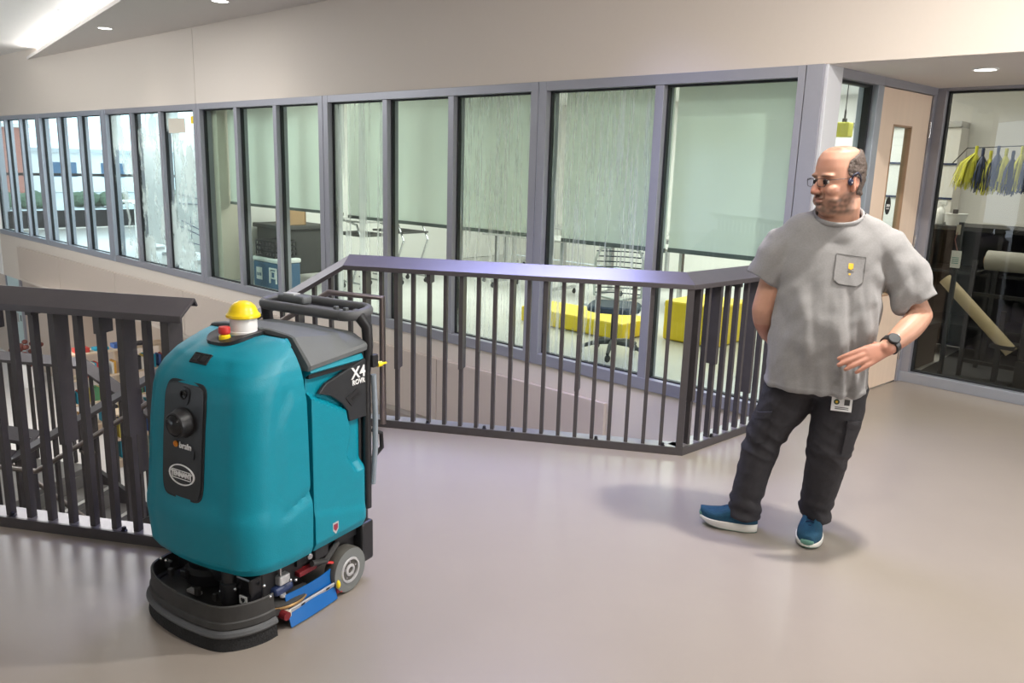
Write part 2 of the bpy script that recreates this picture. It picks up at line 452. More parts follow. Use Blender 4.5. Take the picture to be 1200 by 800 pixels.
# ---- windows, one per bay
HEAD, SILL = 2.275, .045
def window(n, s0, s1, thin, panes, gl, fm):
    """bay between thick mullion faces s0..s1 with thin mullions at the given places"""
    w = struct_empty('window_%d' % n, wp((s0 + s1) / 2, 0, 0))
    wpart('head_rail', s0, s1, -.14, .012, HEAD, SOFF, fm, w, bevel=.003)
    wpart('sill_rail', s0, s1, -.14, .012, -.05, SILL, fm, w, bevel=.003)
    ed = [s0] + [x for t in thin for x in (t - .037, t + .037)] + [s1]
    for t in thin: wpart('mullion', t - .037, t + .037, -.14, .008, SILL, HEAD, fm, w, bevel=.003)
    for i in range(0, len(ed), 2):
        a, b = ed[i], ed[i + 1]
        wpart('pane', a, b, -.075, -.067, SILL, HEAD, gl[i // 2], w)
        g = MB()
        for (x0, x1, z0, z1) in ((a, a + .014, SILL, HEAD), (b - .014, b, SILL, HEAD), (a, b, HEAD - .014, HEAD), (a, b, SILL, SILL + .010)):
            wbox(g, x0, x1, -.085, -.045, z0, z1)
        g.build('gasket', M['gasket'], w)
    return w
def thick(n, s0, s1, fm, z0=-.05):
    m = struct_empty('trim_%d' % n, wp((s0 + s1) / 2, 0, 0))
    c = (s0 + s1) / 2
    wpart('mullion_half', s0, c - .004, -.16, .014, z0, SOFF, fm, m, bevel=.003)
    wpart('mullion_half', c + .004, s1, -.16, .014, z0, SOFF, fm, m, bevel=.003)
    wpart('mullion_joint', c - .004, c + .004, -.16, .008, z0, SOFF, M['frame_light'], m)
FL = M['frame_light']; FR = M['frame']
gN, gS, gF, gM, gC = M['glass'], M['glass_stripe'], M['glass_fine'], M['glass_smear'], M['glass_clear']
window(1, .17, 2.31, [1.22], 2, [gN, gF], FR)
window(2, 2.48, 5.42, [3.47, 4.443], 3, [gF, gN, gS], FR)
window(3, 5.60, 8.33, [6.497, 7.41], 3, [gN, gN, gN], FR)
window(4, 8.51, 11.44, [9.538, 10.52], 3, [gM, gM, gM], FR)
window(5, 11.66, 14.48, [12.6, 13.567], 3, [gC, gC, gC], FL)
window(6, 14.70, 17.5, [15.6, 16.5], 3, [gC, gC, gC], FL)
thick(3, 2.31, 2.48, FR); thick(4, 5.42, 5.60, FR); thick(5, 8.33, 8.51, FR); thick(6, 11.44, 11.66, FL); thick(7, 14.48, 14.70, FL)
# corner post: grey face to the corridor, pale face to the alcove
post = struct_empty('trim_8', K)
wpart('post_face', 0.0, .115, -.16, .016, -.38, SOFF, FR, post, bevel=.003)
wpart('post_face', .121, .17, -.16, .014, -.38, SOFF, FR, post, bevel=.003)
D2n = V(D2.y, -D2.x, 0)                              # out of the alcove side wall
AXD = (D2, D2n, Z)
def dp(t, off, z): return K + D2 * t + D2n * off + Z * z
def dbox(mb, t0, t1, o0, o1, z0, z1):
    return mb.obox(dp((t0 + t1) / 2, (o0 + o1) / 2, (z0 + z1) / 2), AXD, (abs(t1 - t0) / 2, abs(o1 - o0) / 2, abs(z1 - z0) / 2))
M['frame_pale'] = mat('frame_pale', (.62, .63, .66), .4, .2)
dbox(MB(), 0.005, .20, -.14, .02, 0, SOFF).build('post_return', M['frame_pale'], post, bevel=.003)

# ---------------------------------------------------------------- alcove side wall, door, workroom glass
DL = (S - K).length
al = struct_empty('window_7', dp(.47, 0, 0))
dbox(MB(), .2, .83, -.12, .012, 2.285, SOFF).build('head_rail', FR, al, bevel=.003)
dbox(MB(), .2, .74, -.12, .012, 0, .09).build('sill_rail', FR, al, bevel=.003)
dbox(MB(), .2, .74, -.07, -.062, .09, 2.285).build('pane', M['glass_clear'], al)
g = MB(); dbox(g, .715, .74, -.08, -.03, .09, 2.285); dbox(g, .2, .74, -.08, -.03, 2.268, 2.285); g.build('gasket', M['gasket'], al)
dbox(MB(), .74, .83, -.13, .014, 0, 2.285).build('mullion', M['frame_light'], al, bevel=.003)
dr = struct_empty('door_1', dp(1.27, 0, 0))
# leaf with a tall vision lite: stiles and rails round the opening are one leaf
lf = MB()
for (a, b, z0, z1) in ((.84, 1.08, .01, 2.285), (1.40, 1.695, .01, 2.285), (1.08, 1.40, 2.04, 2.285), (1.08, 1.40, .01, .75)):
    dbox(lf, a, b, -.05, -.004, z0, z1)
leaf = lf.build('door_leaf', M['wood'], dr)
M['wood_dark'] = mat('maple_edge', (.36, .22, .13), .5, var=.1, vscale=8)
g = MB()
for (a, b, z0, z1) in ((1.08, 1.092, .75, 2.04), (1.388, 1.40, .75, 2.04), (1.08, 1.40, 2.028, 2.04), (1.08, 1.40, .75, .762)):
    dbox(g, a, b, -.052, -.001, z0, z1)
g.build('glazing_bead', M['wood_dark'], leaf)
dbox(MB(), 1.092, 1.388, -.03, -.024, .762, 2.028).build('vision_pane', M['glass_clear'], leaf)
sg = MB().lathe([(.045, 0), (.045, .002)], dp(1.2, -.0235, 1.45), D2n, 28)
for i, v in enumerate(sg.v):
    p = Vector(v) - dp(1.2, -.0235, 1.45); p.z *= 1.5; sg.v[i] = tuple(p + dp(1.2, -.0235, 1.45))
sgo = sg.build('door_decal', M['black'], leaf)
g = MB()
for k, (x0, x1, z0, z1) in enumerate(((-.028, -.018, -.012, .012), (-.014, .0, -.004, .010), (.003, .012, -.012, .012), (.016, .028, -.006, .008), (-.026, .020, -.026, -.020))):
    dbox(g, 1.2 + x0, 1.2 + x1, -.0214, -.0205, 1.45 + z0, 1.45 + z1)
g.build('decal_mark', M['white'], sgo)
dbox(MB(), .83, DL + .05, -.13, .012, 2.29, SOFF).build('door_head', FR, dr, bevel=.003)
dbox(MB(), 1.70, DL - .01, -.13, .010, 0, 2.29).build('door_jamb', FR, dr, bevel=.003)
for z in (2.03, 1.15, .25):
    h = MB().lathe([(.008, -.06), (.008, .06)], dp(1.699, .008, z), Z, 10); h.build('hinge', M['chrome'], dr)
def gp(t, off, z): return S + G * t + GN * off + Z * z
AXG = (G, GN, Z)
def gbox(mb, t0, t1, o0, o1, z0, z1):
    return mb.obox(gp((t0 + t1) / 2, (o0 + o1) / 2, (z0 + z1) / 2), AXG, (abs(t1 - t0) / 2, abs(o1 - o0) / 2, abs(z1 - z0) / 2))
wg = struct_empty('window_8', gp(1.5, 0, 0))
gbox(MB(), 0, 5.2, -.12, .012, 2.325, SOFF).build('head_rail', FR, wg, bevel=.003)
gbox(MB(), 0, 5.2, -.12, .02, 0, .085).build('sill_rail', M['frame_light'], wg, bevel=.003)
gbox(MB(), -.02, .075, -.12, .012, .085, 2.325).build('mullion', FR, wg, bevel=.003)
gbox(MB(), 2.4, 2.48, -.12, .012, .085, 2.325).build('mullion', FR, wg, bevel=.003)
for a, b in ((.075, 2.4), (2.48, 5.2)):
    gbox(MB(), a, b, -.07, -.062, .085, 2.325).build('pane', M['glass_dark'], wg)
    g = MB()
    for (x0, x1, z0, z1) in ((a, a + .016, .085, 2.325), (b - .016, b, .085, 2.325), (a, b, 2.31, 2.325), (a, b, .085, .1)): gbox(g, x0, x1, -.085, -.04, z0, z1)
    g.build('gasket', M['gasket'], wg)

# ---------------------------------------------------------------- guardrails
PROF = [(0, .998), (0, 1.026), (.108, 1.085), (.128, 1.052), (.120, 1.047), (.104, 1.070), (.012, 1.016), (.012, .998)]
def sweep_cap(path, norms, prof):
    """path points with plan offset vectors (already mitred)"""
    return MB().loft([[p + n * d + Z * z for d, z in prof] for p, n in zip(path, norms)])
BW, BD = .011, .016
bal_me = {}
def baluster(par, p, d, n, z0, z1, fin=None, w=BW):
    key = ('b', round(z1 - z0, 3), w)
    q = p + n * .045
    o = MB().obox(q + Z * (z0 + z1) / 2, (d, n, Z), (w, BD, (z1 - z0) / 2)).build('baluster', M['rail'], par)
    if fin is not None:
        zf = z1 - fin * (z1 - z0)
        MB().obox(p + n * .06 + Z * (zf + z1) / 2, (d, n, Z), (w * 1.15, .042, (z1 - zf) / 2)).build('fin_plate', M['rail'], o)
    return o
def base(par, p0, p1, n, first=0, ext0=0, ext1=0):
    d = (p1 - p0).normalized(); L = (p1 - p0).length
    c = (p0 + p1) / 2
    MB().obox(c + n * .006 + Z * .024, (d, n, Z), (L / 2, .006, .024)).build('curb_face', M['rail'], par)
    MB().obox(c + n * .062 + Z * .041, (d, n, Z), (L / 2, .05, .004)).build('base_plate', M['rail_plate'], par)
def bolts(par, p0, d, n, ts):
    for t in ts:
        q = p0 + d * t + n * .022
        MB().lathe([(.014, .045), (.014, .050), (.010, .052), (.010, .063), (.006, .067)], q, Z, 8).build('bolt', M['bolt'], par)

gr = thing('guardrail', 'long dark steel guardrail with sloped cap between stair head and the man', 'railing', A)
dS = -U * 1.0 - Z * .6                          # down the stair
# caps: main and return share a mitre at B
m1 = B_; cosv = B_.dot(nBK); mB = (B_ + nBK) / (1 + cosv)
sweep_cap([A + Z * 0, Bc], [B_, mB], PROF).build('cap_rail', M['rail_cap'], gr, bevel=.002)
sweep_cap([Bc, K - dBK * .03], [mB, nBK], PROF).build('cap_rail', M['rail_cap'], gr, bevel=.002)
base(gr, rp(0, 0), Bc, B_); base(gr, Bc, K - dBK * .03, nBK)
fins = {2: .66, 9: .1, 7: .62, 12: .5, 14: .3, 16: .72, 18: .55}
LAB = (Bc - A).length
nb_ = int(LAB / .104)
for i in range(nb_ + 1):
    t = .03 + i * .104
    if t > LAB - .05: break
    baluster(gr, A + U * t, U, B_, .045, 1.02, {1: .5, 3: .65, 5: .08, 7: .62, 10: .45, 12: .35, 14: .7, 16: .55, 17: .4}.get(i))
# corner post and the return
MB().obox(Bc - U * .02 + B_ * .055 + Z * .53, (U, B_, Z), (.020, .050, .49)).build('corner_post', M['rail'], gr)
LBK = (K - Bc).length
rf = [.72, None, .52, None, .05, None, .78, None, .3, .6, None]
i = 0; t = .10
while t < LBK - .06:
    baluster(gr, Bc + dBK * t, dBK, nBK, .045, 1.02, rf[i % len(rf)]); t += .104; i += 1
bolts(gr, A, U, B_, [.55, .92, 1.10, 1.62, 2.02]); bolts(gr, Bc, dBK, nBK, [.33, .8])

lr = thing('guardrail', 'short dark guardrail beside the stairwell left of the scrubber', 'railing', rp(-1.5, -1.807))
e0, e1 = rp(-3.2, -1.807), rp(.085, -1.807)
sweep_cap([e0, e1], [B_, B_], PROF).build('cap_rail', M['rail_cap'], lr, bevel=.002)
base(lr, e0, rp(.03, -1.807), B_)
lf_ = {0: None, 2: .55, 3: .10, 5: .62, 6: .04, 8: .12, 10: .5, 12: .3}
i = 0; t = .0
while t < 3.1:
    p = rp(.005 - t, -1.807)
    if i == 0: MB().obox(p + B_ * .055 + Z * .53, (U, B_, Z), (.018, .048, .49)).build('end_post', M['rail'], lr)
    else: baluster(lr, p, U, B_, .045, 1.02, lf_.get(i), w=.0125)
    t += .108; i += 1
bolts(lr, e1, -U, B_, [.35, .92, 1.5, 2.2])

# ---------------------------------------------------------------- staircase going down behind the left guardrail
RIS, TRD = .175, .29
M['tread'] = mat('stair_tread', (.20, .185, .17), .5, var=.1, vscale=12)
M['nosing'] = mat('stair_nosing', (.62, .60, .56), .4, .3)
st = struct_empty('staircase', rp(-.05, -.85, 0))
for k in range(8):
    u1 = -.05 - k * TRD; z = -(k + 1) * RIS
    if k < 7:
        tr = rbox(MB(), u1 - TRD, u1 + .02, -1.66, -.05, z - .05, z).build('tread', M['tread'], st)
        rbox(MB(), u1 - TRD - .004, u1 - TRD + .04, -1.66, -.05, z - .002, z + .003).build('nosing_strip', M['nosing'], tr)
    rbox(MB(), u1 - .02, u1, -1.66, -.05, z, z + RIS - .05).build('riser', M['tread'], st)
def sloped(mb, u0, z0, u1, z1, b0, b1, dz0, dz1):
    vs = []
    for b in (b0, b1):
        vs += [rp(u0, b, z0 + dz0), rp(u1, b, z1 + dz0), rp(u1, b, z1 + dz1), rp(u0, b, z0 + dz1)]
    return mb.add(vs, [(0, 1, 2, 3), (4, 7, 6, 5), (0, 4, 5, 1), (1, 5, 6, 2), (2, 6, 7, 3), (3, 7, 4, 0)])
for b in (-1.70, -.05):
    sloped(MB(), -.05, 0, -2.40, -1.41, b, b + .05, -.32, .04).build('stringer', M['rail'], st)
LZ = -1.4
rbox(MB(), -5.6, -2.08, -1.70, .05, LZ - .14, LZ).build('landing', M['tread'], st)
rbox(MB(), -5.6, -3.6, .05, 1.98, LZ - .14, LZ).build('landing', M['tread'], st)
for k in range(10):
    u0 = -3.6 + k * TRD; z = LZ - (k + 1) * RIS
    if k < 9:
        tr = rbox(MB(), u0 - .02, u0 + TRD, .22, 1.93, z - .05, z).build('tread', M['tread'], st)
        rbox(MB(), u0 + TRD - .04, u0 + TRD + .004, .22, 1.93, z - .002, z + .003).build('nosing_strip', M['nosing'], tr)
    rbox(MB(), u0, u0 + .02, .22, 1.93, z, z + RIS - .05).build('riser', M['tread'], st)
for b in (.17, 1.93):
    sloped(MB(), -3.6, LZ, -.70, LZ - 1.75, b, b + .05, -.32, .04).build('stringer', M['rail'], st)

sr = thing('stair_railing', 'dark steel railing sloping down the stair with round handrail', 'railing', A)
q0 = A; q1 = A - U * 2.62 - Z * (.6 * 2.62); q2 = q1 - U * .0
sweep_cap([q1, q0], [B_, B_], [(d, z - .004) for d, z in PROF]).build('cap_rail', M['rail_cap'], sr, bevel=.002)
sweep_cap([q1 - U * 2.4, q1], [B_, B_], PROF).build('cap_rail', M['rail_cap'], sr, bevel=.002)
t = .10; i = 0
while t < 2.6:
    baluster(sr, A - U * t, U, B_, -.6 * t - .08, 1.01 - .6 * t, {2: .3, 5: .6, 9: .4, 13: .55, 17: .2}.get(i)); t += .112; i += 1
while t < 4.9:
    baluster(sr, A - U * t, U, B_, LZ, 1.01 - .6 * 2.62, None); t += .112
hb = -.10
MB().tube([rp(.30, hb, .06), rp(.30, hb, .855), rp(-.05, hb, .868), rp(-2.27, hb, -.535), rp(-4.6, hb, -.535)], .019, 12).build('handrail', M['tube'], sr, smooth='auto')
for t in (.5, 1.2, 1.9): MB().tube([rp(-t, hb, .855 - .632 * t), rp(-t, hb + .05, .80 - .632 * t), rp(-t, .04, .80 - .632 * t)], .008, 8).build('handrail_bracket', M['tube'], sr)

s2 = thing('stair_railing', 'lower flight railing below the landing seen through the left guardrail', 'railing', rp(-3.6, 1.95, LZ))
HB = LZ + 0
sweep_cap([rp(-7.2, 1.95, LZ), rp(-3.62, 1.95, LZ)], [B_, B_], PROF).build('cap_rail', M['rail_cap'], s2)
sweep_cap([rp(-3.62, 1.95, LZ), rp(-1.3, 1.95, LZ - .6 * 2.32)], [B_, B_], PROF).build('cap_rail', M['rail_cap'], s2)
t = 0
while t < 3.5: baluster(s2, rp(-3.66 - t, 1.95), U, B_, LZ, LZ + 1.0); t += .112
t = .1
while t < 2.3: baluster(s2, rp(-3.62 + t, 1.95), U, B_, LZ - .6 * t, LZ + 1.0 - .6 * t); t += .112
s3 = thing('stair_railing', 'inner railing of the lower flight seen lowest through the left guardrail', 'railing', rp(-3.6, .12, LZ))
sweep_cap([rp(-3.6, .12, LZ), rp(-2.5, .12, LZ - .05)], [B_, B_], PROF).build('cap_rail', M['rail_cap'], s3)
t = .05
while t < 1.1: baluster(s3, rp(-3.6 + t, .12), U, B_, LZ - .8, LZ + 1.0); t += .112
MB().tube([rp(-3.6, .34, LZ + .87), rp(-3.2, .34, LZ + .87), rp(-1.3, .34, LZ - .3)], .018, 10).build('handrail', M['tube'], s3, smooth='auto')

# ---------------------------------------------------------------- roller shades behind the glass
def shade(s0, s1, zb, label):
    t = thing('roller_shade', label, 'window shade', wp((s0 + s1) / 2, -.30, zb), group='half-lowered roller shades')
    wpart('shade_fabric', s0, s1, -.302, -.300, zb, 2.42, M['shade'], t)
    MB().tube([wp(s0, -.32, 2.45), wp(s1, -.32, 2.45)], .03, 12).build('roller_tube', M['shade_bar'], t)
    wpart('bottom_bar', s0, s1, -.31, -.292, zb - .035, zb, M['shade_bar'], t)
shade(.05, 1.24, 1.06, 'pale green roller shade behind the plain pane beside the corner post')
shade(1.27, 2.34, 1.05, 'pale green roller shade behind finely streaked glass above the chair')
shade(2.5, 5.5, 1.06, 'wide pale green roller shade across the three middle panes')
shade(5.6, 8.18, 1.08, 'pale green roller shade above the cooler and crate')

# ---------------------------------------------------------------- classroom furniture
M['grey_lam'] = mat('grey_laminate', (.35, .34, .33), .4, var=.05)
M['navy_mesh'] = mat('navy_mesh', (.035, .055, .085), .7, var=.2, vscale=40)
M['card'] = mat('cardboard', (.40, .25, .13), .8, var=.08, vscale=10)
M['bin_grey'] = mat('bin_grey', (.055, .053, .05), .6, var=.1)
M['cooler_blue'] = mat('cooler_blue', (.05, .13, .24), .45, var=.05)
M['cream'] = mat('cream_wall', (.60, .55, .46), .7)
def caster(mb, p): mb.lathe([(.03, -.011), (.034, -.006), (.034, .006), (.03, .011)], p + Z * .034, W, 12)
def flip_table(s, off, rot, label):
    p = wp(s, off, 0)
    t = thing('folding_table', label, 'table', p, group='nested folding tables on casters')
    r = Matrix.Rotation(rot, 3, 'Z'); a, b = r @ W, r @ N
    MB().obox(p + Z * .74, (a, b, Z), (.70, .30, .014)).build('tabletop', M['grey_lam'], t, bevel=.004)
    for sg in (-1, 1):
        q = p + a * sg * .52
        l = MB().obox(q + Z * .42, (a, b, Z), (.02, .03, .31)); l.build('leg', M['chrome'], t)
        MB().obox(q + Z * .095, (a, b, Z), (.025, .28, .018)).build('foot', M['chrome'], t)
        for e in (-1, 1):
            c = MB(); caster(c, q + b * e * .26); c.obox(q + b * e * .26 + Z * .065, (a, b, Z), (.012, .012, .02)); c.build('caster', M['black'], t)
for k, (s, off, rot, l) in enumerate(((6.5, -3.3, .0, 'behind the streaked left-middle pane, nearest the carts'), (5.0, -3.0, .0, 'behind the clear middle pane'),
                                   (3.4, -3.3, .0, 'behind the finely streaked middle pane'), (6.4, -4.7, .0, 'farthest back behind the middle panes'),
                                   (4.4, -4.6, .0, 'far back behind the pane above the chair'))):
    flip_table(s, off, rot, 'grey folding table on casters ' + l)
def task_chair(s, off, rot, label):
    p = wp(s, off, 0)
    t = thing('task_chair', label, 'chair', p)
    r = Matrix.Rotation(rot, 3, 'Z'); a, b = r @ W, r @ N
    for k in range(5):
        d = Matrix.Rotation(2 * PI * k / 5 + .3, 3, 'Z') @ a
        l = MB().tube([p + Z * .13, p + d * .16 + Z * .12, p + d * .31 + Z * .075], [.026, .022, .016], 8).build('base_leg', M['bin_grey'], t)
        c = MB(); caster(c, p + d * .30); c.build('caster', M['black'], l)
    MB().tube([p + Z * .1, p + Z * .42], .024, 12).build('gas_column', M['black'], t)
    rings = []
    for z, g in ((.41, .8), (.425, 1), (.46, 1.0), (.475, .93)):
        rings.append([p + a * (.235 * g * math.copysign(abs(math.cos(x)) ** .5, math.cos(x))) + b * (.23 * g * math.copysign(abs(math.sin(x)) ** .5, math.sin(x))) + Z * z for x in [2 * PI * i / 24 for i in range(24)]])
    MB().loft(rings).build('seat', M['navy_mesh'], t, smooth='auto')
    # curved mesh back built from slats
    bk = MB().tube([p - b * .20 + a * x * .22 + b * -.05 * (1 - x * x) + Z * zz for x, zz in [(-1, .52), (-1, .85), (-.8, .95), (0, .98), (.8, .95), (1, .85), (1, .52), (0, .47), (-1, .52)]], .014, 8).build('back_frame', M['white'], t, smooth='auto')
    for k in range(9):
        z = .54 + k * .048
        MB().tube([p - b * .20 + a * x * .215 + b * -.05 * (1 - x * x) + Z * z for x in (-1, -.5, 0, .5, 1)], .006, 6).build('back_slat', M['navy_mesh'], t)
    for sg in (-1, 1):
        MB().tube([p + a * sg * .20 + Z * .44, p + a * sg * .29 + Z * .46, p + a * sg * .29 + Z * .66, p + a * sg * .29 + b * .18 + Z * .67], .013, 8).build('armrest', M['white'], t)
task_chair(1.95, -.62, .5, 'navy mesh task chair with white frame just behind the streaked glass')
# yellow floor seating
o = wbox(MB(), 1.45, 2.05, -2.3, -1.62, 0, .40).build('yellow_ottoman', M['yellow'], bevel=.02); tag(o, 'tall bright yellow vinyl ottoman seen through the last pane', 'ottoman')
o = wbox(MB(), 2.25, 3.6, -1.75, -1.2, 0, .17).build('yellow_bench', M['yellow'], bevel=.02); tag(o, 'low yellow vinyl bench behind the navy task chair', 'bench')
M['brown'] = mat('brown_laminate', (.12, .085, .06), .5, var=.15, vscale=10)
ck = thing('low_cabinet', 'dark brown low cabinet under the shade beyond the man', 'cabinet', wp(1.6, -4.9, 0))
wpart('cabinet_body', 1.0, 2.6, -5.2, -4.75, 0, .95, M['brown'], ck, bevel=.004)
for a_ in (1.02, 1.81): wpart('cabinet_door', a_, a_ + .77, -4.75, -4.73, .06, .92, M['brown'], ck, bevel=.003)
def stool(s, off, label):
    p = wp(s, off, 0); t = thing('side_chair', label, 'chair', p)
    MB().obox(p + Z * .45, (W, N, Z), (.21, .21, .014)).build('seat', M['black'], t, bevel=.006)
    MB().obox(p - N * .2 + Z * .68, (W, N, Z), (.20, .01, .12)).build('backrest', M['black'], t, bevel=.006)
    for a in (-1, 1):
        for b in (-1, 1):
            MB().tube([p + W * a * .19 + N * b * .18 + Z * .44, p + W * a * .22 + N * b * .21], .011, 8).build('leg', M['chrome'], t)
        MB().tube([p + W * a * .18 - N * .19 + Z * .44, p + W * a * .18 - N * .21 + Z * .78], .011, 8).build('back_post', M['chrome'], t)
stool(1.15, -3.1, 'black side chair with chrome legs under the last shade, left of the man')
stool(.75, -2.3, 'nearer black side chair with chrome legs behind the corner post')
# bay with the bin, crate and cooler
p = wp(7.9, -1.0, 0)
t = thing('utility_bin', 'large dark grey wheeled bin left of the crate and cooler', 'bin', p)
wpart('bin_body', 7.52, 8.25, -1.36, -.71, .10, .74, M['bin_grey'], t, bevel=.03, seg=3)
wpart('bin_rim', 7.48, 8.29, -1.40, -.67, .72, .78, M['bin_grey'], t, bevel=.012)
for s_ in (7.6, 8.17):
    c = MB(); caster(c, wp(s_, -.80, 0)); c.obox(wp(s_, -.80, .08), AXW, (.015, .015, .03)); c.build('caster', M['black'], t)
t = thing('plant_pot', 'small dark plant cutting in the grey bin', 'plant', wp(8.02, -1.0, .782))
MB().lathe([(.05, 0), (.065, .09), (.06, .09), (.05, .02)], wp(8.02, -1.0, .782), n=14).build('pot', M['white'], t)
lv = MB()
for k in range(9):
    d = V(math.cos(k * 2.4), math.sin(k * 2.4), 0); c = wp(8.02, -1.0, .87)
    lv.add([c, c + d * .07 + Z * .10 + d.cross(Z) * .02, c + d * .12 + Z * .08, c + d * .07 + Z * .10 - d.cross(Z) * .02], [(0, 1, 2, 3)])
M['leaf'] = mat('leaf_dark', (.03, .06, .025), .5, var=.3)
lv.build('leaves', M['leaf'], t)
t = thing('cardboard_box', 'open brown cardboard box standing on the dark grey bin', 'box', wp(7.7, -.94, .78))
for (a, b, c, d) in ((7.56, 7.58, -1.08, -.80), (7.86, 7.88, -1.08, -.80), (7.56, 7.88, -1.08, -1.06), (7.56, 7.88, -.82, -.80)):
    wpart('box_side', a, b, c, d, .781, 1.0, M['card'], t)
wpart('box_bottom', 7.56, 7.88, -1.08, -.80, .781, .79, M['card'], t)
t = thing('cooler', 'blue picnic cooler with white lid on the floor under the black crate', 'cooler', wp(7.28, -.42, 0))
body = wpart('cooler_body', 6.98, 7.58, -.60, -.26, .0, .34, M['cooler_blue'], t, bevel=.02, seg=3)
wpart('cooler_lid', 6.97, 7.59, -.61, -.25, .342, .40, M['white'], t, bevel=.018, seg=3)
h = MB()
for (a, b, z0, z1) in ((7.0, 7.02, .08, .28), (7.15, 7.17, .08, .28), (7.0, 7.17, .26, .28), (7.03, 7.14, .14, .155), (7.03, 7.045, .14, .24), (7.125, 7.14, .14, .24), (7.03, 7.14, .225, .24)): wbox(h, a, b, -.262, -.246, z0, z1)
h.build('handle', M['white'], t)
lb = wpart('label_plate', 7.36, 7.50, -.262, -.256, .10, .26, M['white'], t)
for k in range(3): wpart('label_mark', 7.378 + k * .04, 7.40 + k * .04, -.2565, -.253, .15, .19, M['cooler_blue'], lb)
t = thing('milk_crate', 'black plastic lattice crate stacked on the blue cooler', 'crate', wp(7.3, -.44, .40))
for sgn, (a, b) in ((0, (7.06, 7.07)), (1, (7.53, 7.54))):
    for z in (.405, .47, .535, .60): wpart('crate_slat', a, b, -.60, -.28, z, z + .025, M['black'], t)
for (c, d) in ((-.60, -.59), (-.29, -.28)):
    for z in (.405, .47, .535, .60): wpart('crate_slat', 7.06, 7.54, c, d, z, z + .025, M['black'], t)
    for k in range(7): wpart('crate_upright', 7.06 + k * .077, 7.078 + k * .077, c, d, .405, .625, M['black'], t)
wpart('crate_floor', 7.06, 7.54, -.60, -.28, .402, .41, M['black'], t)
# nested tubular-leg carts right of the crate
def cart(s, off, label):
    p = wp(s, off, 0); t = thing('tube_cart', label, 'cart', p, group='tubular steel carts')
    for sg in (-1, 1):
        q = p + N * sg * .22
        MB().tube([q + W * .3 + Z * .94, q - W * .2 + Z * .86, q - W * .34 + Z * .62, q - W * .1 + Z * .10], .014, 8).build('leg_frame', M['chrome'], t, smooth='auto')
        for e in (-.1, .3):
            c = MB(); caster(c, q - W * e); c.obox(q - W * e + Z * .08, AXW, (.01, .01, .03)); c.build('caster', M['black'], t)
        MB().tube([q + W * .34 + Z * .09, q - W * .34 + Z * .09], .014, 8).build('foot', M['chrome'], t)
    MB().obox(p + Z * .9, AXW, (.36, .24, .012)).build('shelf', M['grey_lam'], t)
    MB().obox(p + Z * .72, AXW, (.34, .23, .012)).build('shelf', M['bin_grey'], t)
cart(6.6, -1.3, 'tubular steel cart right of the crate, nearer the glass')
cart(6.75, -2.1, 'tubular steel cart right of the crate, behind the first')
wbox(MB(), 8.2, 8.34, -.42, -.16, 0, 2.3).build('partition_post', M['cream']); bpy.data.objects['partition_post']['kind'] = 'structure'

# ---------------------------------------------------------------- bright studio behind the far-left windows
M['marker'] = mat('marker_blue', (.03, .05, .16), .6)
def whiteboard(s0, s1, off, label, lines):
    t = thing('whiteboard', label, 'whiteboard', wp((s0 + s1) / 2, off, .1))
    wpart('board', s0, s1, off - .02, off, .14, 2.02, M['white'], t)
    wpart('board_frame', s0 - .02, s0, off - .03, off + .01, .12, 2.04, M['chrome'], t)
    wpart('board_frame', s1, s1 + .02, off - .03, off + .01, .12, 2.04, M['chrome'], t)
    wpart('stand_foot', s0, s0 + .06, off - .25, off + .2, 0, .05, M['chrome'], t)
    wpart('stand_foot', s1 - .06, s1, off - .25, off + .2, 0, .05, M['chrome'], t)
    for (a, z0, b, z1) in lines:
        MB().tube([wp(a, off + .002, z0), wp(b, off + .002, z1)], .006, 6).build('drawn_line', M['marker'], t)
whiteboard(10.15, 11.12, -.92, 'tall rolling whiteboard with blue drawn lines behind the rightmost smeared pane', [(10.25, 1.0, 11.05, 1.05), (10.25, 0.92, 11.05, 0.9), (10.3, 0.5, 11.0, 0.62), (10.25, 0.4, 11.05, 0.52), (10.67, 0.34, 10.67, 0.7), (10.35, 0.26, 11.05, 0.3)])
whiteboard(11.45, 12.45, -.98, 'blank rolling whiteboard behind the middle smeared pane', [])
o = wpart('sticky_note', 8.62, 8.72, -.06, -.055, 2.1, 2.2, M['yellow'], None); tag(o, 'square yellow sticky note high on the smeared pane', 'sticky note')
o = wpart('paper_strip', 8.9, 9.4, -.062, -.058, 1.98, 2.18, M['cream'], None); tag(o, 'beige paper notice at the top of the smeared pane', 'notice')
# outer curtain wall of the studio and what lies outside
ow = struct_empty('window_9', wp(13.2, RD, 0))
wpart('outer_sill', 8.5, 17.6, RD - .15, RD, 0, .45, M['bin_grey'], ow)
wpart('outer_head', 8.5, 17.6, RD - .15, RD, 2.55, 2.8, M['frame_light'], ow)
wpart('outer_rail', 8.5, 17.6, RD - .1, RD - .03, 1.20, 1.26, M['shade_bar'], ow)
for k in range(9): wpart('outer_mullion', 8.5 + k * 1.13, 8.56 + k * 1.13, RD - .12, RD, .45, 2.55, M['frame_light'], ow)
wpart('outer_pane', 8.5, 17.6, RD - .07, RD - .06, .45, 2.55, M['glass_clear'], ow)
M['brick'] = mat('brick_red', (.42, .16, .12), .8, var=.2, vscale=3)
M['grass'] = mat('shrub_leaf', (.075, .12, .07), .9, var=.3, vscale=2)
M['pave'] = mat('paving', (.55, .56, .58), .8, var=.1)
o = wbox(MB(), 18.2, 140, -110, 30, -3.4, -3.2).build('ground_outside', M['pave']); tag(o, kind='structure')
bd = thing('brick_building', 'red brick building outside, seen through the leftmost panes', 'building', wp(100, -8, -3.15))
wpart('wall', 95, 108, -24, 8, -3.15, 4.2, M['brick'], bd)
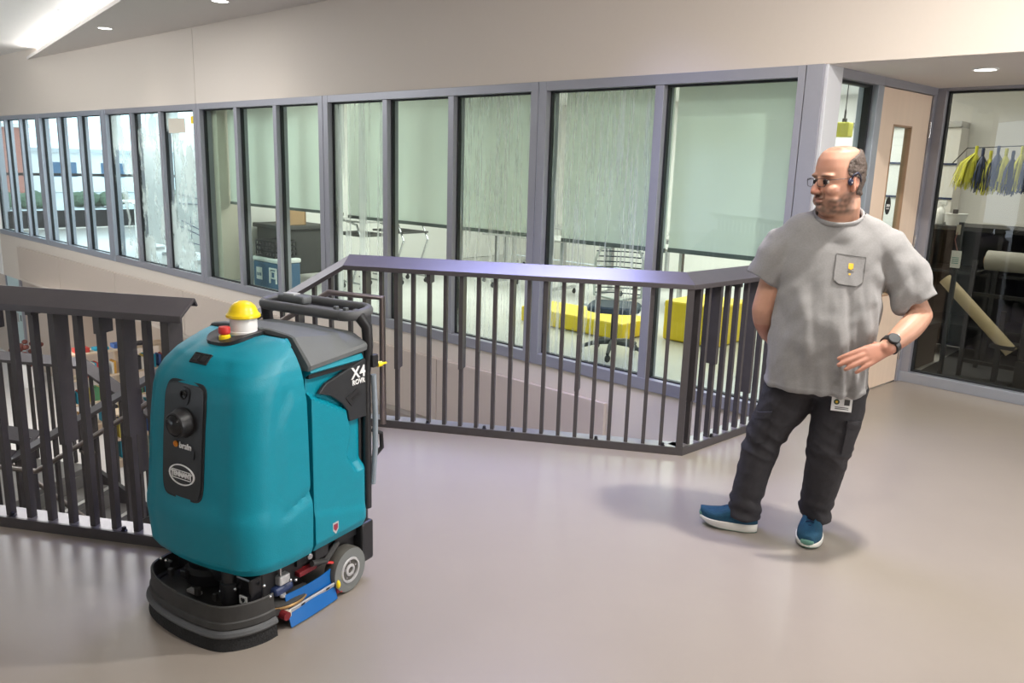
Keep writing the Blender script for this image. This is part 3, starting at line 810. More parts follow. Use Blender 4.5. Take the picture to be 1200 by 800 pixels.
wpart('roof', 94.6, 108.4, -24.4, 8.4, 4.2, 4.6, M['wall_white'], bd)
for k in range(6):
    for z in (-1.4, 1.6):
        wn = wpart('window', 94.95, 95, -21.6 + k * 4.4, -19.4 + k * 4.4, z, z + 1.5, M['gasket'], bd)
        wpart('window_sill', 94.85, 94.95, -21.7 + k * 4.4, -19.3 + k * 4.4, z - .15, z, M['wall_white'], wn)
pb_ = thing('pale_building', 'long pale low building outside right of the brick one', 'building', wp(112, -50, -3.15))
wpart('wall', 110, 120, -80, -27, -3.15, 1.8, M['white'], pb_)
wpart('roof', 109.5, 120.5, -80.5, -26.5, 1.8, 2.3, M['pave'], pb_)
for k in range(8): wpart('window', 109.95, 110, -34 - k * 6, -31 - k * 6, -1.2, .6, M['cooler_blue'], pb_)
M['car_w'] = mat('car_white', (.75, .77, .80), .3); M['car_b'] = mat('car_blue', (.10, .22, .42), .3); M['car_s'] = mat('car_silver', (.5, .52, .55), .3, .4)
def parked_car(s_, o_, m, lab):
    t = thing('parked_car', lab, 'car', wp(s_, o_, -3.15))
    prof = [(-2.1, .35), (-2.1, .8), (-1.3, .95), (-.7, 1.42), (.8, 1.42), (1.5, .95), (2.1, .85), (2.1, .35)]
    MB().prism(prof, wp(s_ - .85, o_, -3.15), N, Z, W, 1.7).build('car_body', m, t, bevel=.08, seg=3)
    MB().prism([(-.95, 1.0), (-.62, 1.34), (.72, 1.34), (1.15, 1.0)], wp(s_ - .87, o_, -3.15), N, Z, W, 1.74).build('car_window', M['blackgloss_out'], t)
    for a in (-1.35, 1.35):
        for b in (-.8, .62): MB().lathe([(.33, 0), (.33, .2)], wp(s_ + b, o_ + a, -2.82), W, 16).build('wheel', M['gasket'], t)
M['blackgloss_out'] = mat('car_glass', (.02, .025, .03), .1)
for k, (s_, o_, m) in enumerate(((36, -5, 'car_w'), (36, -10, 'car_b'), (36.3, -15, 'car_s'), (47, -9, 'car_b'), (47, -15, 'car_w'))):
    parked_car(s_, o_, M[m], ['white car parked outside nearest the glass, left of the blue one', 'blue car parked outside in the nearer row', 'silver car parked outside at the end of the nearer row', 'blue car parked outside in the farther row', 'white car parked outside in the farther row'][k])
for k, (s_, o_) in enumerate(((78, -11), (78, -18), (78.4, -25), (78, -32))):
    t = thing('shrub', ('leftmost green shrub below the brick building', 'second green shrub below the brick building', 'third green shrub below the brick building', 'rightmost green shrub below the brick building')[k], 'shrub', wp(s_, o_, -3.15))
    mb = MB(); rnd = random.Random(k)
    for j in range(14):
        mb.ellipsoid(wp(s_ + rnd.uniform(-1.0, 1.0), o_ + rnd.uniform(-2.0, 2.0), -3.15 + rnd.uniform(.5, 1.0)), .8, .8, .6, 8, 6)
    mb.build('foliage', M['grass'], t)
    MB().tube([wp(s_, o_, -3.15), wp(s_, o_, -2.2)], .1, 8).build('trunk', M['brown'], t)
# white table and chair frames in the studio
for k, (s_, o_) in enumerate(((11.9, -2.3), (13.4, -2.2), (15.0, -1.9))):
    p = wp(s_, o_, 0); t = thing('studio_table', ('white studio table nearest the whiteboards', 'white studio table in the middle of the bright room', 'white studio table at the far left end')[k], 'table', p)
    MB().obox(p + Z * .72, AXW, (.55, .35, .015)).build('tabletop', M['white'], t)
    for a in (-1, 1):
        for b in (-1, 1): MB().tube([p + W * a * .5 + N * b * .3, p + W * a * .42 + N * b * .26 + Z * .71], .014, 8).build('leg', M['white'], t)

# ---------------------------------------------------------------- workroom behind the alcove
M['navy'] = mat('navy_plastic', (.02, .035, .10), .45, var=.15)
M['lime'] = mat('yellow_strip', (.72, .70, .05), .5, var=.15)
M['teal_w'] = mat('teal_strip', (.10, .30, .28), .5, var=.1)
M['dark_metal'] = mat('dark_shelving', (.035, .035, .037), .5, .4, var=.1)
def kp(t, d, z): return gp(t, -d, z)               # d metres behind the workroom glass
def kbox(mb, t0, t1, d0, d1, z0, z1): return gbox(mb, t0, t1, -d1, -d0, z0, z1)
# white cupboards with blue shelf edges along the classroom side
cb = thing('wall_cupboard', 'white cupboards with blue shelf edges beyond the wooden door', 'cupboard', wp(.5, -4.4, 0))
for k in range(4):
    wpart('cupboard_body', .25 + k * .35, .58 + k * .35, -4.6, -4.3, .9, 2.2, M['wall_white'], cb, bevel=.004)
for z in (1.02, 1.45, 1.81): wpart('shelf_edge', .25, 1.63, -4.3, -4.28, z, z + .02, M['navy'], cb)
wpart('cupboard_cornice', .25, 1.63, -4.6, -4.26, 2.2, 2.26, M['chrome'], cb)
t = thing('yellow_jug', 'square yellow jug hanging high behind the narrow alcove pane', 'jug', wp(.5, -1.72, 2.0))
wpart('jug_body', .44, .56, -1.78, -1.67, 1.98, 2.10, M['lime'], t, bevel=.01)
MB().lathe([(.02, 2.10), (.02, 2.13), (.008, 2.135), (.008, 2.20)], wp(.5, -1.725, 0), n=10).build('jug_neck', M['dark_metal'], t)
MB().tube([wp(.5, -1.725, 2.19), wp(.5, -1.725, 2.745)], .004, 6).build('hanging_cord', M['black'], t)
# counter
ct = thing('workroom_counter', 'dark counter with open shelves behind the right-hand glass', 'counter', kp(1.0, 1.7, 0))
kbox(MB(), -.48, 3.2, 1.25, 1.95, 1.20, 1.24).build('countertop', M['dark_metal'], ct, bevel=.004)
for t_ in (-.46, .25, 1.3, 2.3, 3.15): kbox(MB(), t_, t_ + .04, 1.27, 1.93, 0, 1.2).build('upright', M['dark_metal'], ct)
for z in (.30, .80): kbox(MB(), -.46, 3.15, 1.3, 1.93, z, z + .025).build('shelf', M['dark_metal'], ct)
kbox(MB(), -.46, 3.15, 1.93, 1.95, 0, 1.2).build('back_panel', M['dark_metal'], ct)
# spray bottle and bowl on the counter
q = kp(-.32, 1.45, 1.24)
t = thing('spray_bottle', 'translucent white spray bottle on the dark counter', 'spray bottle', q)
MB().lathe([(.036, 0), (.04, .01), (.04, .11), (.032, .14), (.015, .16), (.015, .18)], q, n=16).build('bottle_body', M['white'], t, smooth='auto')
h = MB().obox(q + Z * .20 + G * .01, AXG, (.035, .012, .022)); h.build('spray_head', M['white'], t, bevel=.005)
MB().obox(q + Z * .175 + G * .03, AXG, (.006, .006, .022)).build('trigger', M['white'], t)
q = kp(-.17, 1.42, 1.24)
t = thing('white_tub', 'white plastic tub right of the spray bottle', 'tub', q)
MB().lathe([(.075, 0), (.095, .10), (.10, .10), (.10, .108), (.09, .105), (.07, .01)], q, n=22).build('tub_body', M['white'], t, smooth='auto')
MB().obox(q + Z * .125 + G * -.01, AXG, (.018, .018, .02)).build('tub_knob', M['dark_metal'], t)
# pompoms hanging in a row
for k in range(9):
    col = [M['lime'], M['navy'], M['lime'], M['navy'], M['lime'], M['navy'], M['lime'], M['navy'], M['navy']][k]
    word = ['yellow', 'navy'][k % 2] if k < 8 else 'navy'
    q = kp(.06 + k * .058, .95 - (k % 2) * .018, 1.93 - (k % 3) * .02)
    ordn = ['first', 'second', 'third', 'fourth', 'fifth', 'sixth', 'seventh', 'eighth', 'ninth'][k]
    t = thing('pompom', '%s plastic-strip pompom, %s from the left in the hanging row' % (word, ordn), 'pompom', q, group='hanging pompoms')
    MB().lathe([(.012, .02), (.014, 0), (.012, -.05), (.009, -.06)], q, n=8).build('pompom_grip', M['navy'] if word == 'navy' else M['lime'], t)
    rnd = random.Random(100 + k); mb = MB()
    for j in range(120):
        a = rnd.uniform(0, 2 * PI); rr = rnd.uniform(.02, .085) * (1 if k else 1.5); L = rnd.uniform(.24, .36)
        d = G * math.cos(a) * rr + GN * math.sin(a) * rr
        if k == 0: d = d - G * .05
        w = (G * math.sin(a) - GN * math.cos(a)) * .0045
        b0 = q - Z * .03; b1 = q + d * .7 - Z * (L * .45); b2 = q + d - Z * L
        mb.add([b0 - w, b0 + w, b1 + w, b1 - w, b2 + w, b2 - w], [(0, 1, 2, 3), (3, 2, 4, 5)])
    o = mb.build('strips', col, t); o['kind'] = 'stuff'
hr = thing('hanging_rail', 'thin wire the pompoms hang from behind the glass', 'rail', kp(.5, .96, 1.95))
MB().tube([kp(-.12, .96, 1.80), kp(-.02, .96, 1.93), kp(.5, .96, 1.955), kp(2.6, .96, 1.95)], .005, 6).build('wire', M['dark_metal'], hr)
for t_ in (1.2, 2.6): MB().tube([kp(t_, .96, 1.95), kp(t_, .96, 2.745)], .004, 6).build('drop_wire', M['dark_metal'], hr)
# pale window-like board behind the pompoms
o = kbox(MB(), .60, 2.6, 2.68, 2.72, 1.26, 2.1).build('pin_board', M['wall_white'], bevel=.004); tag(o, 'white pin board on the workroom wall behind the pompoms', 'board')
o = kbox(MB(), .58, 2.62, 2.715, 2.735, 2.1, 2.13).build('board_trim', M['dark_metal']); tag(o, 'dark trim along the top of the white pin board', 'trim')
# roll of white paper on a low rack
t = thing('paper_roll', 'thick white paper roll lying on the rack behind the glass', 'paper roll', kp(.9, .95, .97))
M['paper'] = mat('paper_roll', (.50, .48, .43), .8, var=.04)
MB().lathe([(.035, 0), (.085, 0), (.085, .9), (.035, .9)], kp(.30, .85, .99), G, 28).build('roll', M['paper'], t, smooth='auto')
MB().lathe([(.034, -.02), (.034, .96)], kp(.30, .85, .99), G, 16).build('core', M['card'], t, smooth='auto')
rk = thing('paper_rack', 'dark metal rack carrying the white paper roll', 'rack', kp(.9, .85, 0))
for t_ in (.26, 1.24):
    kbox(MB(), t_, t_ + .03, .60, .64, 0, 1.0).build('rack_post', M['dark_metal'], rk); kbox(MB(), t_, t_ + .03, 1.06, 1.10, 0, 1.0).build('rack_post', M['dark_metal'], rk)
    kbox(MB(), t_, t_ + .03, .60, 1.10, .87, .90).build('rack_arm', M['dark_metal'], rk)
for z in (.12, .70): kbox(MB(), .26, 1.27, .62, .66, z, z + .03).build('rack_bar', M['dark_metal'], rk)
# leaning cardboard tube
t = thing('cardboard_tube', 'long beige cardboard tube leaning behind the workroom glass', 'tube', kp(.58, .42, .2))
M['kraft'] = mat('kraft_tube', (.58, .47, .30), .7, var=.05)
a0, a1 = kp(.12, .42, .84), kp(.66, .42, .34)
ax = (a1 - a0).normalized()
MB().lathe([(.040, 0), (.050, 0), (.050, .78), (.040, .78), (.040, 0)], a0, ax, 24, cap=False).build('tube_wall', M['kraft'], t, smooth='auto')
ts = thing('tube_stand', 'dark slim stand holding up the cardboard tube', 'stand', kp(.60, .45, 0))
kbox(MB(), .56, .60, .47, .51, 0, .62).build('stand_post', M['dark_metal'], ts); kbox(MB(), .48, .70, .40, .58, 0, .03).build('stand_base', M['dark_metal'], ts)
kbox(MB(), .54, .72, .36, .60, .33, .36).build('stand_ledge', M['dark_metal'], ts)
# tall black board, second black equipment case
o = kbox(MB(), .74, .86, .40, .50, .25, .78).build('equipment_case', M['black'], bevel=.015); tag(o, 'upright black equipment case right of the tube stand', 'case')
o = kbox(MB(), .74, .88, .38, .54, 0, .25).build('equipment_plinth', M['dark_metal'], bevel=.006); tag(o, 'low dark plinth under the black equipment case', 'plinth')
# hanging badge tag
t = thing('hanging_tag', 'white printed tag hanging on a pink cord behind the glass', 'tag', kp(.16, .3, 1.02))
M['pink'] = mat('pink_cord', (.35, .14, .12), .7)
tg = kbox(MB(), .18, .255, .298, .302, .95, 1.09).build('tag_card', M['white'], t)
for z in (.985, 1.0, 1.015, 1.03): kbox(MB(), .19, .24, .2965, .2975, z, z + .006).build('tag_line', M['teal_w'], tg)
MB().tube([kp(.22, .3, 1.09), kp(.19, .3, 1.18), kp(.205, .3, 1.24)], .003, 6).build('cord', M['pink'], t)
kbox(MB(), .19, .22, .30, .31, 1.22, 1.30).build('hook_plate', M['cream'], t)
kbox(MB(), .2, .23, .31, .35, .0, 1.32).build('hook_post', M['dark_metal'], t)
# boxes low in the workroom
for k, (t0, t1, d0, d1, z0, z1, lab) in enumerate(((-.5, -.05, .5, 1.0, 0, .38, 'dark storage box on the workroom floor nearest the door'), (1.5, 1.95, .9, 1.3 - .1, 0, .45, 'dark storage box at the right end of the workroom'))):
    t = thing('storage_box', lab, 'box', kp((t0 + t1) / 2, (d0 + d1) / 2, 0))
    kbox(MB(), t0, t1, d0, d1, z0, z1 - .05).build('box_body', M['bin_grey'], t, bevel=.01); kbox(MB(), t0 - .01, t1 + .01, d0 - .01, d1 + .01, z1 - .05, z1).build('box_lid', M['dark_metal'], t, bevel=.008)

# ---------------------------------------------------------------- lower storey seen through the left guardrail
M['shelf_wood'] = mat('shelf_maple', (.62, .50, .37), .5, var=.05)
area('lower_storey_light', wp(13.0, 1.6, -1.05), wp(13.0, 1.0, LOW), 4.0, 1.5, 70, WARM)
BOOKC = [mat('book_%d' % k, c, .6) for k, c in enumerate([(.45, .05, .04), (.05, .12, .35), (.55, .30, .05), (.7, .68, .62), (.05, .05, .06), (.08, .25, .12), (.3, .08, .2), (.6, .5, .1), (.02, .3, .45)])]
BN = ['red', 'blue', 'orange', 'white', 'black', 'green', 'purple', 'yellow', 'teal']
bk_me = [MB().box(-.5, .5, -.5, .5, 0, 1).mesh('book_mesh') for c in BOOKC]
for me, m_ in zip(bk_me, BOOKC): me.materials.append(m_)
def ordinal(n):
    a = 'zeroth first second third fourth fifth sixth seventh eighth ninth tenth eleventh twelfth thirteenth fourteenth fifteenth sixteenth seventeenth eighteenth nineteenth'.split()
    if n < 20: return a[n]
    t = ['', '', 'twent', 'thirt', 'fort', 'fift', 'sixt'][n // 10]
    return t + 'ieth' if n % 10 == 0 else t + 'y-' + a[n % 10]
def bookcase(s0, o0, o1, levels, label, name, seed):
    # runs out from the wall; the open side faces the stair
    t = thing('bookcase', label, 'bookcase', wp(s0 + .15, (o0 + o1) / 2, LOW))
    om = (o0 + o1) / 2
    for o_ in (o0, om, o1): wpart('side_panel', s0, s0 + .30, o_ - .012, o_ + .012, LOW, levels[-1], M['shelf_wood'], t)
    for z in levels: wpart('shelf', s0 - .02, s0 + .32, o0 - .02, o1 + .02, z, z + .03, M['shelf_wood'], t)
    wpart('plinth', s0 + .02, s0 + .28, o0, o1, LOW, levels[0], M['shelf_wood'], t)
    rnd = random.Random(seed)
    for li, z in enumerate(levels[:-1]):
        x = o0 + .04; nth = 0
        while x < o1 - .10:
            if rnd.random() < .10: x += rnd.uniform(.05, .12); continue
            w_ = rnd.uniform(.022, .048); h_ = rnd.uniform(.19, .27); c = rnd.randrange(len(BOOKC))
            if abs(x + w_ / 2 - om) < .05: x += .06; continue
            b = bpy.data.objects.new('book', bk_me[c]); COL.objects.link(b)
            x += w_; nth += 1
            q = wp(s0 + .12, x - w_ / 2, z + .031)
            b.matrix_world = Matrix(((W.x, N.x, 0, q.x), (W.y, N.y, 0, q.y), (0, 0, 1, q.z), (0, 0, 0, 1))) @ Matrix.Diagonal((.19, w_ * .95, h_, 1))
            tag(b, '%s book, %s from the wall on the %s shelf of the %s downstairs' % (BN[c], ordinal(nth), ['bottom', 'middle', 'upper'][li], name), 'book', 'library books on the lower storey')
bookcase(12.3, -1.1, .55, [LOW + .12, -2.62, -2.18, -1.74], 'tall pale maple bookcase full of books on the lower storey', 'tall bookcase', 5)
bookcase(10.3, -1.1, .65, [LOW + .12, -2.70, -2.30], 'low pale maple bookcase nearer the stair on the lower storey', 'low bookcase', 8)
for k in range(4):
    b = wbox(MB(), 12.36, 12.54, -.75 + k * .32, -.52 + k * .32, -1.708, -1.66 + .03 * (k % 2)).build('book', BOOKC[[4, 1, 8, 0][k]])
    tag(b, '%s book lying flat on top of the tall maple bookcase' % BN[[4, 1, 8, 0][k]], 'book', 'library books on the lower storey')
ld = struct_empty('door_2', wp(18.7, -.48, LOW))
M['pale_blue'] = mat('pale_blue_door', (.50, .62, .62), .5, var=.02)
wpart('door_leaf', 18.25, 19.15, -.5, -.47, LOW, -1.1, M['pale_blue'], ld)
wpart('door_frame', 18.18, 18.25, -.5, -.45, LOW, -1.04, M['frame'], ld); wpart('door_frame', 19.15, 19.22, -.5, -.45, LOW, -1.04, M['frame'], ld)
dl_ = wpart('notice', 18.55, 18.75, -.47, -.465, -2.2, -2.0, M['grey_lam'], ld); wpart('notice', 18.38, 18.44, -.47, -.465, -2.16, -2.02, M['black'], ld)
o = wpart('wall_sign', 17.3, 17.85, -.5, -.485, -2.25, -1.95, M['white'], None); tag(o, 'white sign on the lower storey wall right of the pale door', 'sign')
t = thing('flower_arrangement', 'dark red flowers in a pot on the lower storey', 'flowers', wp(16.2, .1, LOW))
MB().lathe([(.14, 0), (.18, .5), (.16, .5), (.12, .05)], wp(16.2, .1, LOW), n=16).build('pot', M['white'], t)
M['flower'] = mat('flower_red', (.16, .05, .04), .7, var=.3)
mb = MB(); rnd = random.Random(3)
for j in range(26): mb.ellipsoid(wp(16.2 + rnd.uniform(-.3, .3), .1 + rnd.uniform(-.25, .25), LOW + rnd.uniform(.5, .95)), .06, .06, .05, 7, 5)
mb.build('blossom', M['flower'], t)

# ---------------------------------------------------------------- robotic floor scrubber (local frame: +x forward, +y the flank in view)
SO = V(-.604, 2.876, 0)
_rotz = math.radians(-120)
_R = V(.866, -.5, 0)
sc = thing('floor_scrubber', 'large teal robotic floor scrubber with yellow beacon on the corridor floor', 'floor scrubber', SO - _R * .285, _rotz)
def sm(a, b, x):
    t = min(1, max(0, (x - a) / (b - a))); return t * t * (3 - 2 * t)
M['teal'] = mat('teal_rotomould', (.0, .235, .320), .42, var=.05, vscale=30, bump=.12, bscale=260, spec=.38)
M['lid'] = mat('lid_grey', (.115, .125, .128), .55, var=.05, vscale=30, bump=.15, bscale=260)
M['blackgloss'] = mat('black_gloss', (.010, .010, .012), .22, var=.1)
M['brush'] = mat('brush_bristle', (.012, .012, .013), .8, var=.6, vscale=45, bump=.6, bscale=160)
M['tyre'] = mat('tyre_grey', (.17, .18, .175), .6, var=.05)
M['tyre_tread'] = mat('tyre_tread', (.085, .08, .07), .7, var=.15, vscale=30)
M['blue'] = mat('squeegee_blue', (.004, .125, .42), .45, var=.1, vscale=20)
M['red'] = mat('red_plastic', (.55, .025, .02), .4, var=.05)
M['dark_red'] = mat('dark_red', (.16, .01, .015), .45)
M['yel'] = mat('yellow_lens', (.92, .66, .01), .3, var=.02)
M['orange'] = mat('orange_mark', (.75, .25, .02), .5)
M['copper'] = mat('copper_ring', (.45, .28, .12), .4, .6)
M['dusty'] = mat('dusty_black', (.035, .034, .033), .55, var=.5, vscale=18)

FS = [(.245, .480, .266, .10), (.256, .502, .280, .10), (.285, .520, .291, .105), (.42, .532, .295, .11), (.455, .531, .293, .11), (.49, .525, .288, .11),
      (.60, .516, .285, .11), (.75, .502, .282, .11), (.86, .488, .279, .115), (.905, .476, .276, .12), (.945, .454, .264, .125), (.985, .418, .243, .13), (1.012, .374, .224, .13),
      (1.030, .32, .207, .11), (1.040, .27, .19, .06)]
def fsec(z):
    if z <= FS[0][0]: return FS[0][1:]
    for a, b in zip(FS[:-1], FS[1:]):
        if z <= b[0]:
            t = (z - a[0]) / (b[0] - a[0]); return tuple(a[i] + (b[i] - a[i]) * t for i in (1, 2, 3))
    return FS[-1][1:]
BUL = .022
def front_x(y, z):
    xf, hw, rc = fsec(z); x = xf - BUL * (y / hw) ** 2
    return x
def front_ring(z, xs):
    xf, hw, rc = fsec(z); rc = min(rc, (xf - xs) * .9)
    pts = []
    xc = xf - BUL - rc + .004
    def side(sgn):
        o = []
        for i in range(22):
            x = xs + (xc - xs) * i / 22
            o.append((x, sgn * hw))
        for i in range(15):
            a = PI / 2 * i / 15
            o.append((xc + rc * math.sin(a), sgn * (hw - rc + rc * math.cos(a))))
        return o
    s1 = side(1); s2 = side(-1)
    yy = hw - rc
    fr = []
    x_end = xc + rc
    for i in range(19):
        y = yy * (1 - 2 * i / 18)
        fr.append((x_end + BUL * .9 * (1 - (y / yy) ** 2) if yy > .01 else x_end, y))
    out = []
    for (x, y) in s1 + fr + s2[::-1]:
        # side panel standing slightly proud, softened edges, flared fender crease
        if abs(y) > .1:
            zz = z + (x - .226) * .33
            k = sm(.38, .31, x) * sm(.45, .53, zz) * sm(.90, .82, z + max(0, x - .28) * 1.2)
            fe = sm(.515, .455, zz) * sm(.42, .30, x)
            y += math.copysign(.012 * fe - .009 * k, y)
        out.append(V(x, y, z))
    return out
XS = .221
zs = [.245, .25, .256, .27, .285] + [.285 + i * (.93 - .285) / 46 for i in range(1, 47)] + [.93 + i * .11 / 16 for i in range(1, 17)]
MB().loft([front_ring(z, XS) for z in zs]).build('front_shell', M['teal'], sc, local=True, smooth='auto', angle=28)

def rear_ring(z):
    x0, x1 = -.105, .193; hw = .286; out = []
    if z > .925: hw -= (z - .925) * .5
    if z < .275: hw -= (.275 - z) * .5
    rc = .035
    pts = []
    for i in range(40): pts.append((x1 - (x1 - x0 - rc) * i / 40, hw))
    for i in range(7):
        a = PI / 2 * i / 6; pts.append((x0 + rc - rc * math.sin(a), hw - rc + rc * math.cos(a)))
    pts = pts + [(x, -y) for x, y in pts[::-1]]
    for (x, y) in pts:
        if abs(y) > .15:
            if z > .74: xb = .005 + (z - .74) * 1.9
            elif z < .56: xb = .005 - (.56 - z) * .6
            else: xb = .005 - .02 * sm(.56, .65, z) * sm(.74, .65, z)
            rec = sm(xb + .012, xb - .016, x) * sm(.475, .515, z + (x + .05) * .15) * sm(.925, .905, z)
            band = sm(.86, .80, z) * sm(.2, .19, x) * 0
            ch = sm(.19, .20, x) * .008
            y -= math.copysign(.030 * rec + ch, y)
            # shallow diagonal facet across the lower tank
            y -= math.copysign(.008 * sm(.0, .02, (.50 + (x - .2) * -.9) - z) * sm(.33, .36, z + (x) * .2), y) * 0
            y += math.copysign(.005 * sm(.36, .33, z - x * .25), y)
        out.append(V(x, y, z))
    return out
zs = [.245, .255, .27] + [.275 + i * (.925 - .275) / 60 for i in range(61)] + [.933, .940, .944]
MB().loft([rear_ring(z) for z in zs]).build('rear_shell', M['teal'], sc, local=True, smooth='auto', angle=28)
MB().box(-.09, .24, -.238, .238, .19, .915).box(.2, .36, -.19, .19, .2, .6).build('inner_chassis', M['black'], sc, local=True)
# dark upper flank panel
def flank_plate(poly, y, d, name, m, par=sc, **kw):
    return MB().prism([(p[0], p[1]) for p in poly], (0, y, 0), (1, 0, 0), (0, 0, 1), (0, 1, 0), d).build(name, m, par, local=True, **kw)
pn = [(.150, .838), (.112, .868), (-.100, .922), (-.107, .915), (-.107, .690), (-.012, .692), (-.004, .735), (.03, .775), (.085, .815)]
M['anthracite'] = mat('anthracite_panel', (.022, .024, .027), .42, var=.08)
for sg in (1, -1):
    dp_ = flank_plate(pn, .262 if sg > 0 else -.278, .016, 'flank_panel', M['anthracite'], bevel=.004)
fr = MB()
hand = flank_plate([(.012, .79), (-.055, .815), (-.078, .785), (-.02, .752)], .2775, .004, 'grip_recess', M['black'])
for k in range(5): flank_plate([(-.018 - k * .009, .782 + k * .003), (-.023 - k * .009, .784 + k * .003), (-.031 - k * .009, .774 + k * .003), (-.026 - k * .009, .772 + k * .003)], .2812, .002, 'grip_rib', M['dark_metal'])

def text_mesh(body, size, mtx, m, par, name, ext=.0012, sx=1.0, bold=0):
    cu = bpy.data.curves.new('lettering', 'FONT'); cu.body = body; cu.size = size; cu.align_x = 'CENTER'; cu.align_y = 'CENTER'
    cu.extrude = ext; cu.offset = bold; cu.resolution_u = 3
    o = bpy.data.objects.new('lettering', cu); COL.objects.link(o)
    dg = bpy.context.evaluated_depsgraph_get()
    me = bpy.data.meshes.new_from_object(o.evaluated_get(dg)); bpy.data.objects.remove(o)
    me.transform(mtx @ Matrix.Diagonal((sx, 1, 1, 1)))
    return place(name, me, m, par, local=True)
def frame_m(o, x, y):
    x, y = Vector(x).normalized(), Vector(y).normalized(); n = x.cross(y)
    return Matrix(((x.x, y.x, n.x, o[0]), (x.y, y.y, n.y, o[1]), (x.z, y.z, n.z, o[2]), (0, 0, 0, 1)))
M['print'] = mat('white_print', (.85, .85, .85), .5)
text_mesh('X4', .062, frame_m((-.062, .279, .873), (-1, 0, 0), (0, 0, 1)), M['print'], sc, 'lettering_x4', bold=.0012, sx=1.05)
text_mesh('ROVR', .027, frame_m((-.062, .279, .838), (-1, 0, 0), (0, 0, 1)), M['print'], sc, 'lettering_rovr', bold=.0008, sx=1.0)
# shield sticker on the tank
M['sticker'] = mat('sticker_silver', (.55, .55, .56), .35, .3); M['sticker_red'] = mat('sticker_maroon', (.30, .03, .06), .5)
sh = [(.030, .325), (-.0, .325), (-.0, .295), (.015, .278), (.030, .295)]
sk = flank_plate([(x + .075, z - .0) for x, z in sh], .288, .004, 'shield_sticker', M['sticker'])
flank_plate([(x * .7 + .080, (z - .303) * .6 + .305) for x, z in sh], .292, .001, 'sticker_print', M['sticker_red'], par=sk)

# ---- lid: two side facets and a flat top, tilting down towards the rear
def lid_ring(x, inset=0, dz=0):
    t = (x + .115) / .32                     # 0 rear, 1 front
    e = .965 + .012 * (1 - t) - .008 * t; sh_ = 1.012 + .038 * t; cz = 1.018 + .045 * t
    he = .283 + .004 * t - inset; hs = .215 - .01 * t - inset * .5
    top = [(he, e - .022), (he + .002, e - .006), (he - .004, e + .004), (hs + .008, sh_ - .004), (hs - .012, sh_ + .002), (hs * .5, cz - .002), (0, cz)]
    pts = top + [(-a, b) for a, b in top[-2::-1]]
    return [V(x, a, b + dz) for a, b in pts]
MB().loft([lid_ring(-.118, .02, -.012), lid_ring(-.112, .004), lid_ring(-.10)] + [lid_ring(-.10 + i * .03) for i in range(1, 10)] + [lid_ring(.196), lid_ring(.203, .006, -.004)]).build('tank_lid', M['lid'], sc, local=True, smooth='auto', angle=22)
MB().box(-.10, .19, -.272, .272, .90, .958).build('lid_seal', M['black'], sc, local=True)
# ---- top console: tray, emergency stop, beacon
def topz(x): 
    # height of the shell's ridge at forward position x
    for a, b in zip(FS[::-1][:-1], FS[::-1][1:]):
        if a[1] <= x <= b[1]: return a[0] + (b[0] - a[0]) * (x - a[1]) / (b[1] - a[1])
    return FS[-1][0]
ring0 = []; ring1 = []; ring2 = []
for k in range(32):
    a = 2 * PI * k / 32; ca, sa = math.cos(a), math.sin(a)
    px = .275 + .088 * math.copysign(abs(ca) ** .6, ca); py = .088 * math.copysign(abs(sa) ** .6, sa) * (1 - .25 * (ca if ca > 0 else 0))
    z0 = topz(max(px, .271)) - .012
    ring0.append(V(px, py, z0)); ring1.append(V(px, py, z0 + .024)); ring2.append(V(.275 + (px - .275) * .92, py * .92, z0 + .022))
tray = MB().loft([ring0, ring1, ring2]).build('console_tray', M['black'], sc, local=True, smooth='auto')
bc = MB().lathe([(0.0515, 1.035), (0.0515, 1.048), (0.0482, 1.050), (0.0470, 1.095), (0.0448, 1.10)], (.232, 0, 0), n=32).build('beacon_base', M['white'], sc, local=True, smooth='auto')
MB().lathe([(0.0582, 1.097), (0.0605, 1.10), (0.0594, 1.108), (0.0526, 1.114), (0.0493, 1.122), (0.0426, 1.137), (0.0314, 1.148), (0.0157, 1.155), (0.0011, 1.157)], (.232, 0, 0), n=32).build('beacon_dome', M['yel'], sc, local=True, smooth='auto')
es = MB().lathe([(.020, 1.02), (.020, 1.045), (.016, 1.049), (.013, 1.052)], (.318, .0, -.002), n=20).build('stop_button_collar', M['yel'], sc, local=True, smooth='auto')
MB().lathe([(.012, 1.045), (.020, 1.055), (.0205, 1.072), (.018, 1.077), (.001, 1.079)], (.318, 0, -.002), n=20).build('stop_button', M['red'], sc, local=True, smooth='auto')
# slot sensor on the upper front slope
nx = V(front_x(0, .965) - front_x(0, .99), 0, .025); tdir = V(-(front_x(0, .965) - front_x(0, .99)), 0, .025).normalized()
c = V(front_x(0, .978) - .004, 0, .978); nrm = V(0, 1, 0).cross(tdir).normalized()
if nrm.x < 0: nrm = -nrm
so_ = MB().obox(c, (tdir, V(0, 1, 0), nrm), (.022, .043, .006)).build('slot_sensor', M['blackgloss'], sc, local=True, bevel=.003)
for sg in (-1, 1): MB().obox(c + V(0, sg * .02, 0) + nrm * .005, (tdir, V(0, 1, 0), nrm), (.012, .012, .002)).build('sensor_window', M['black'], so_, local=True)
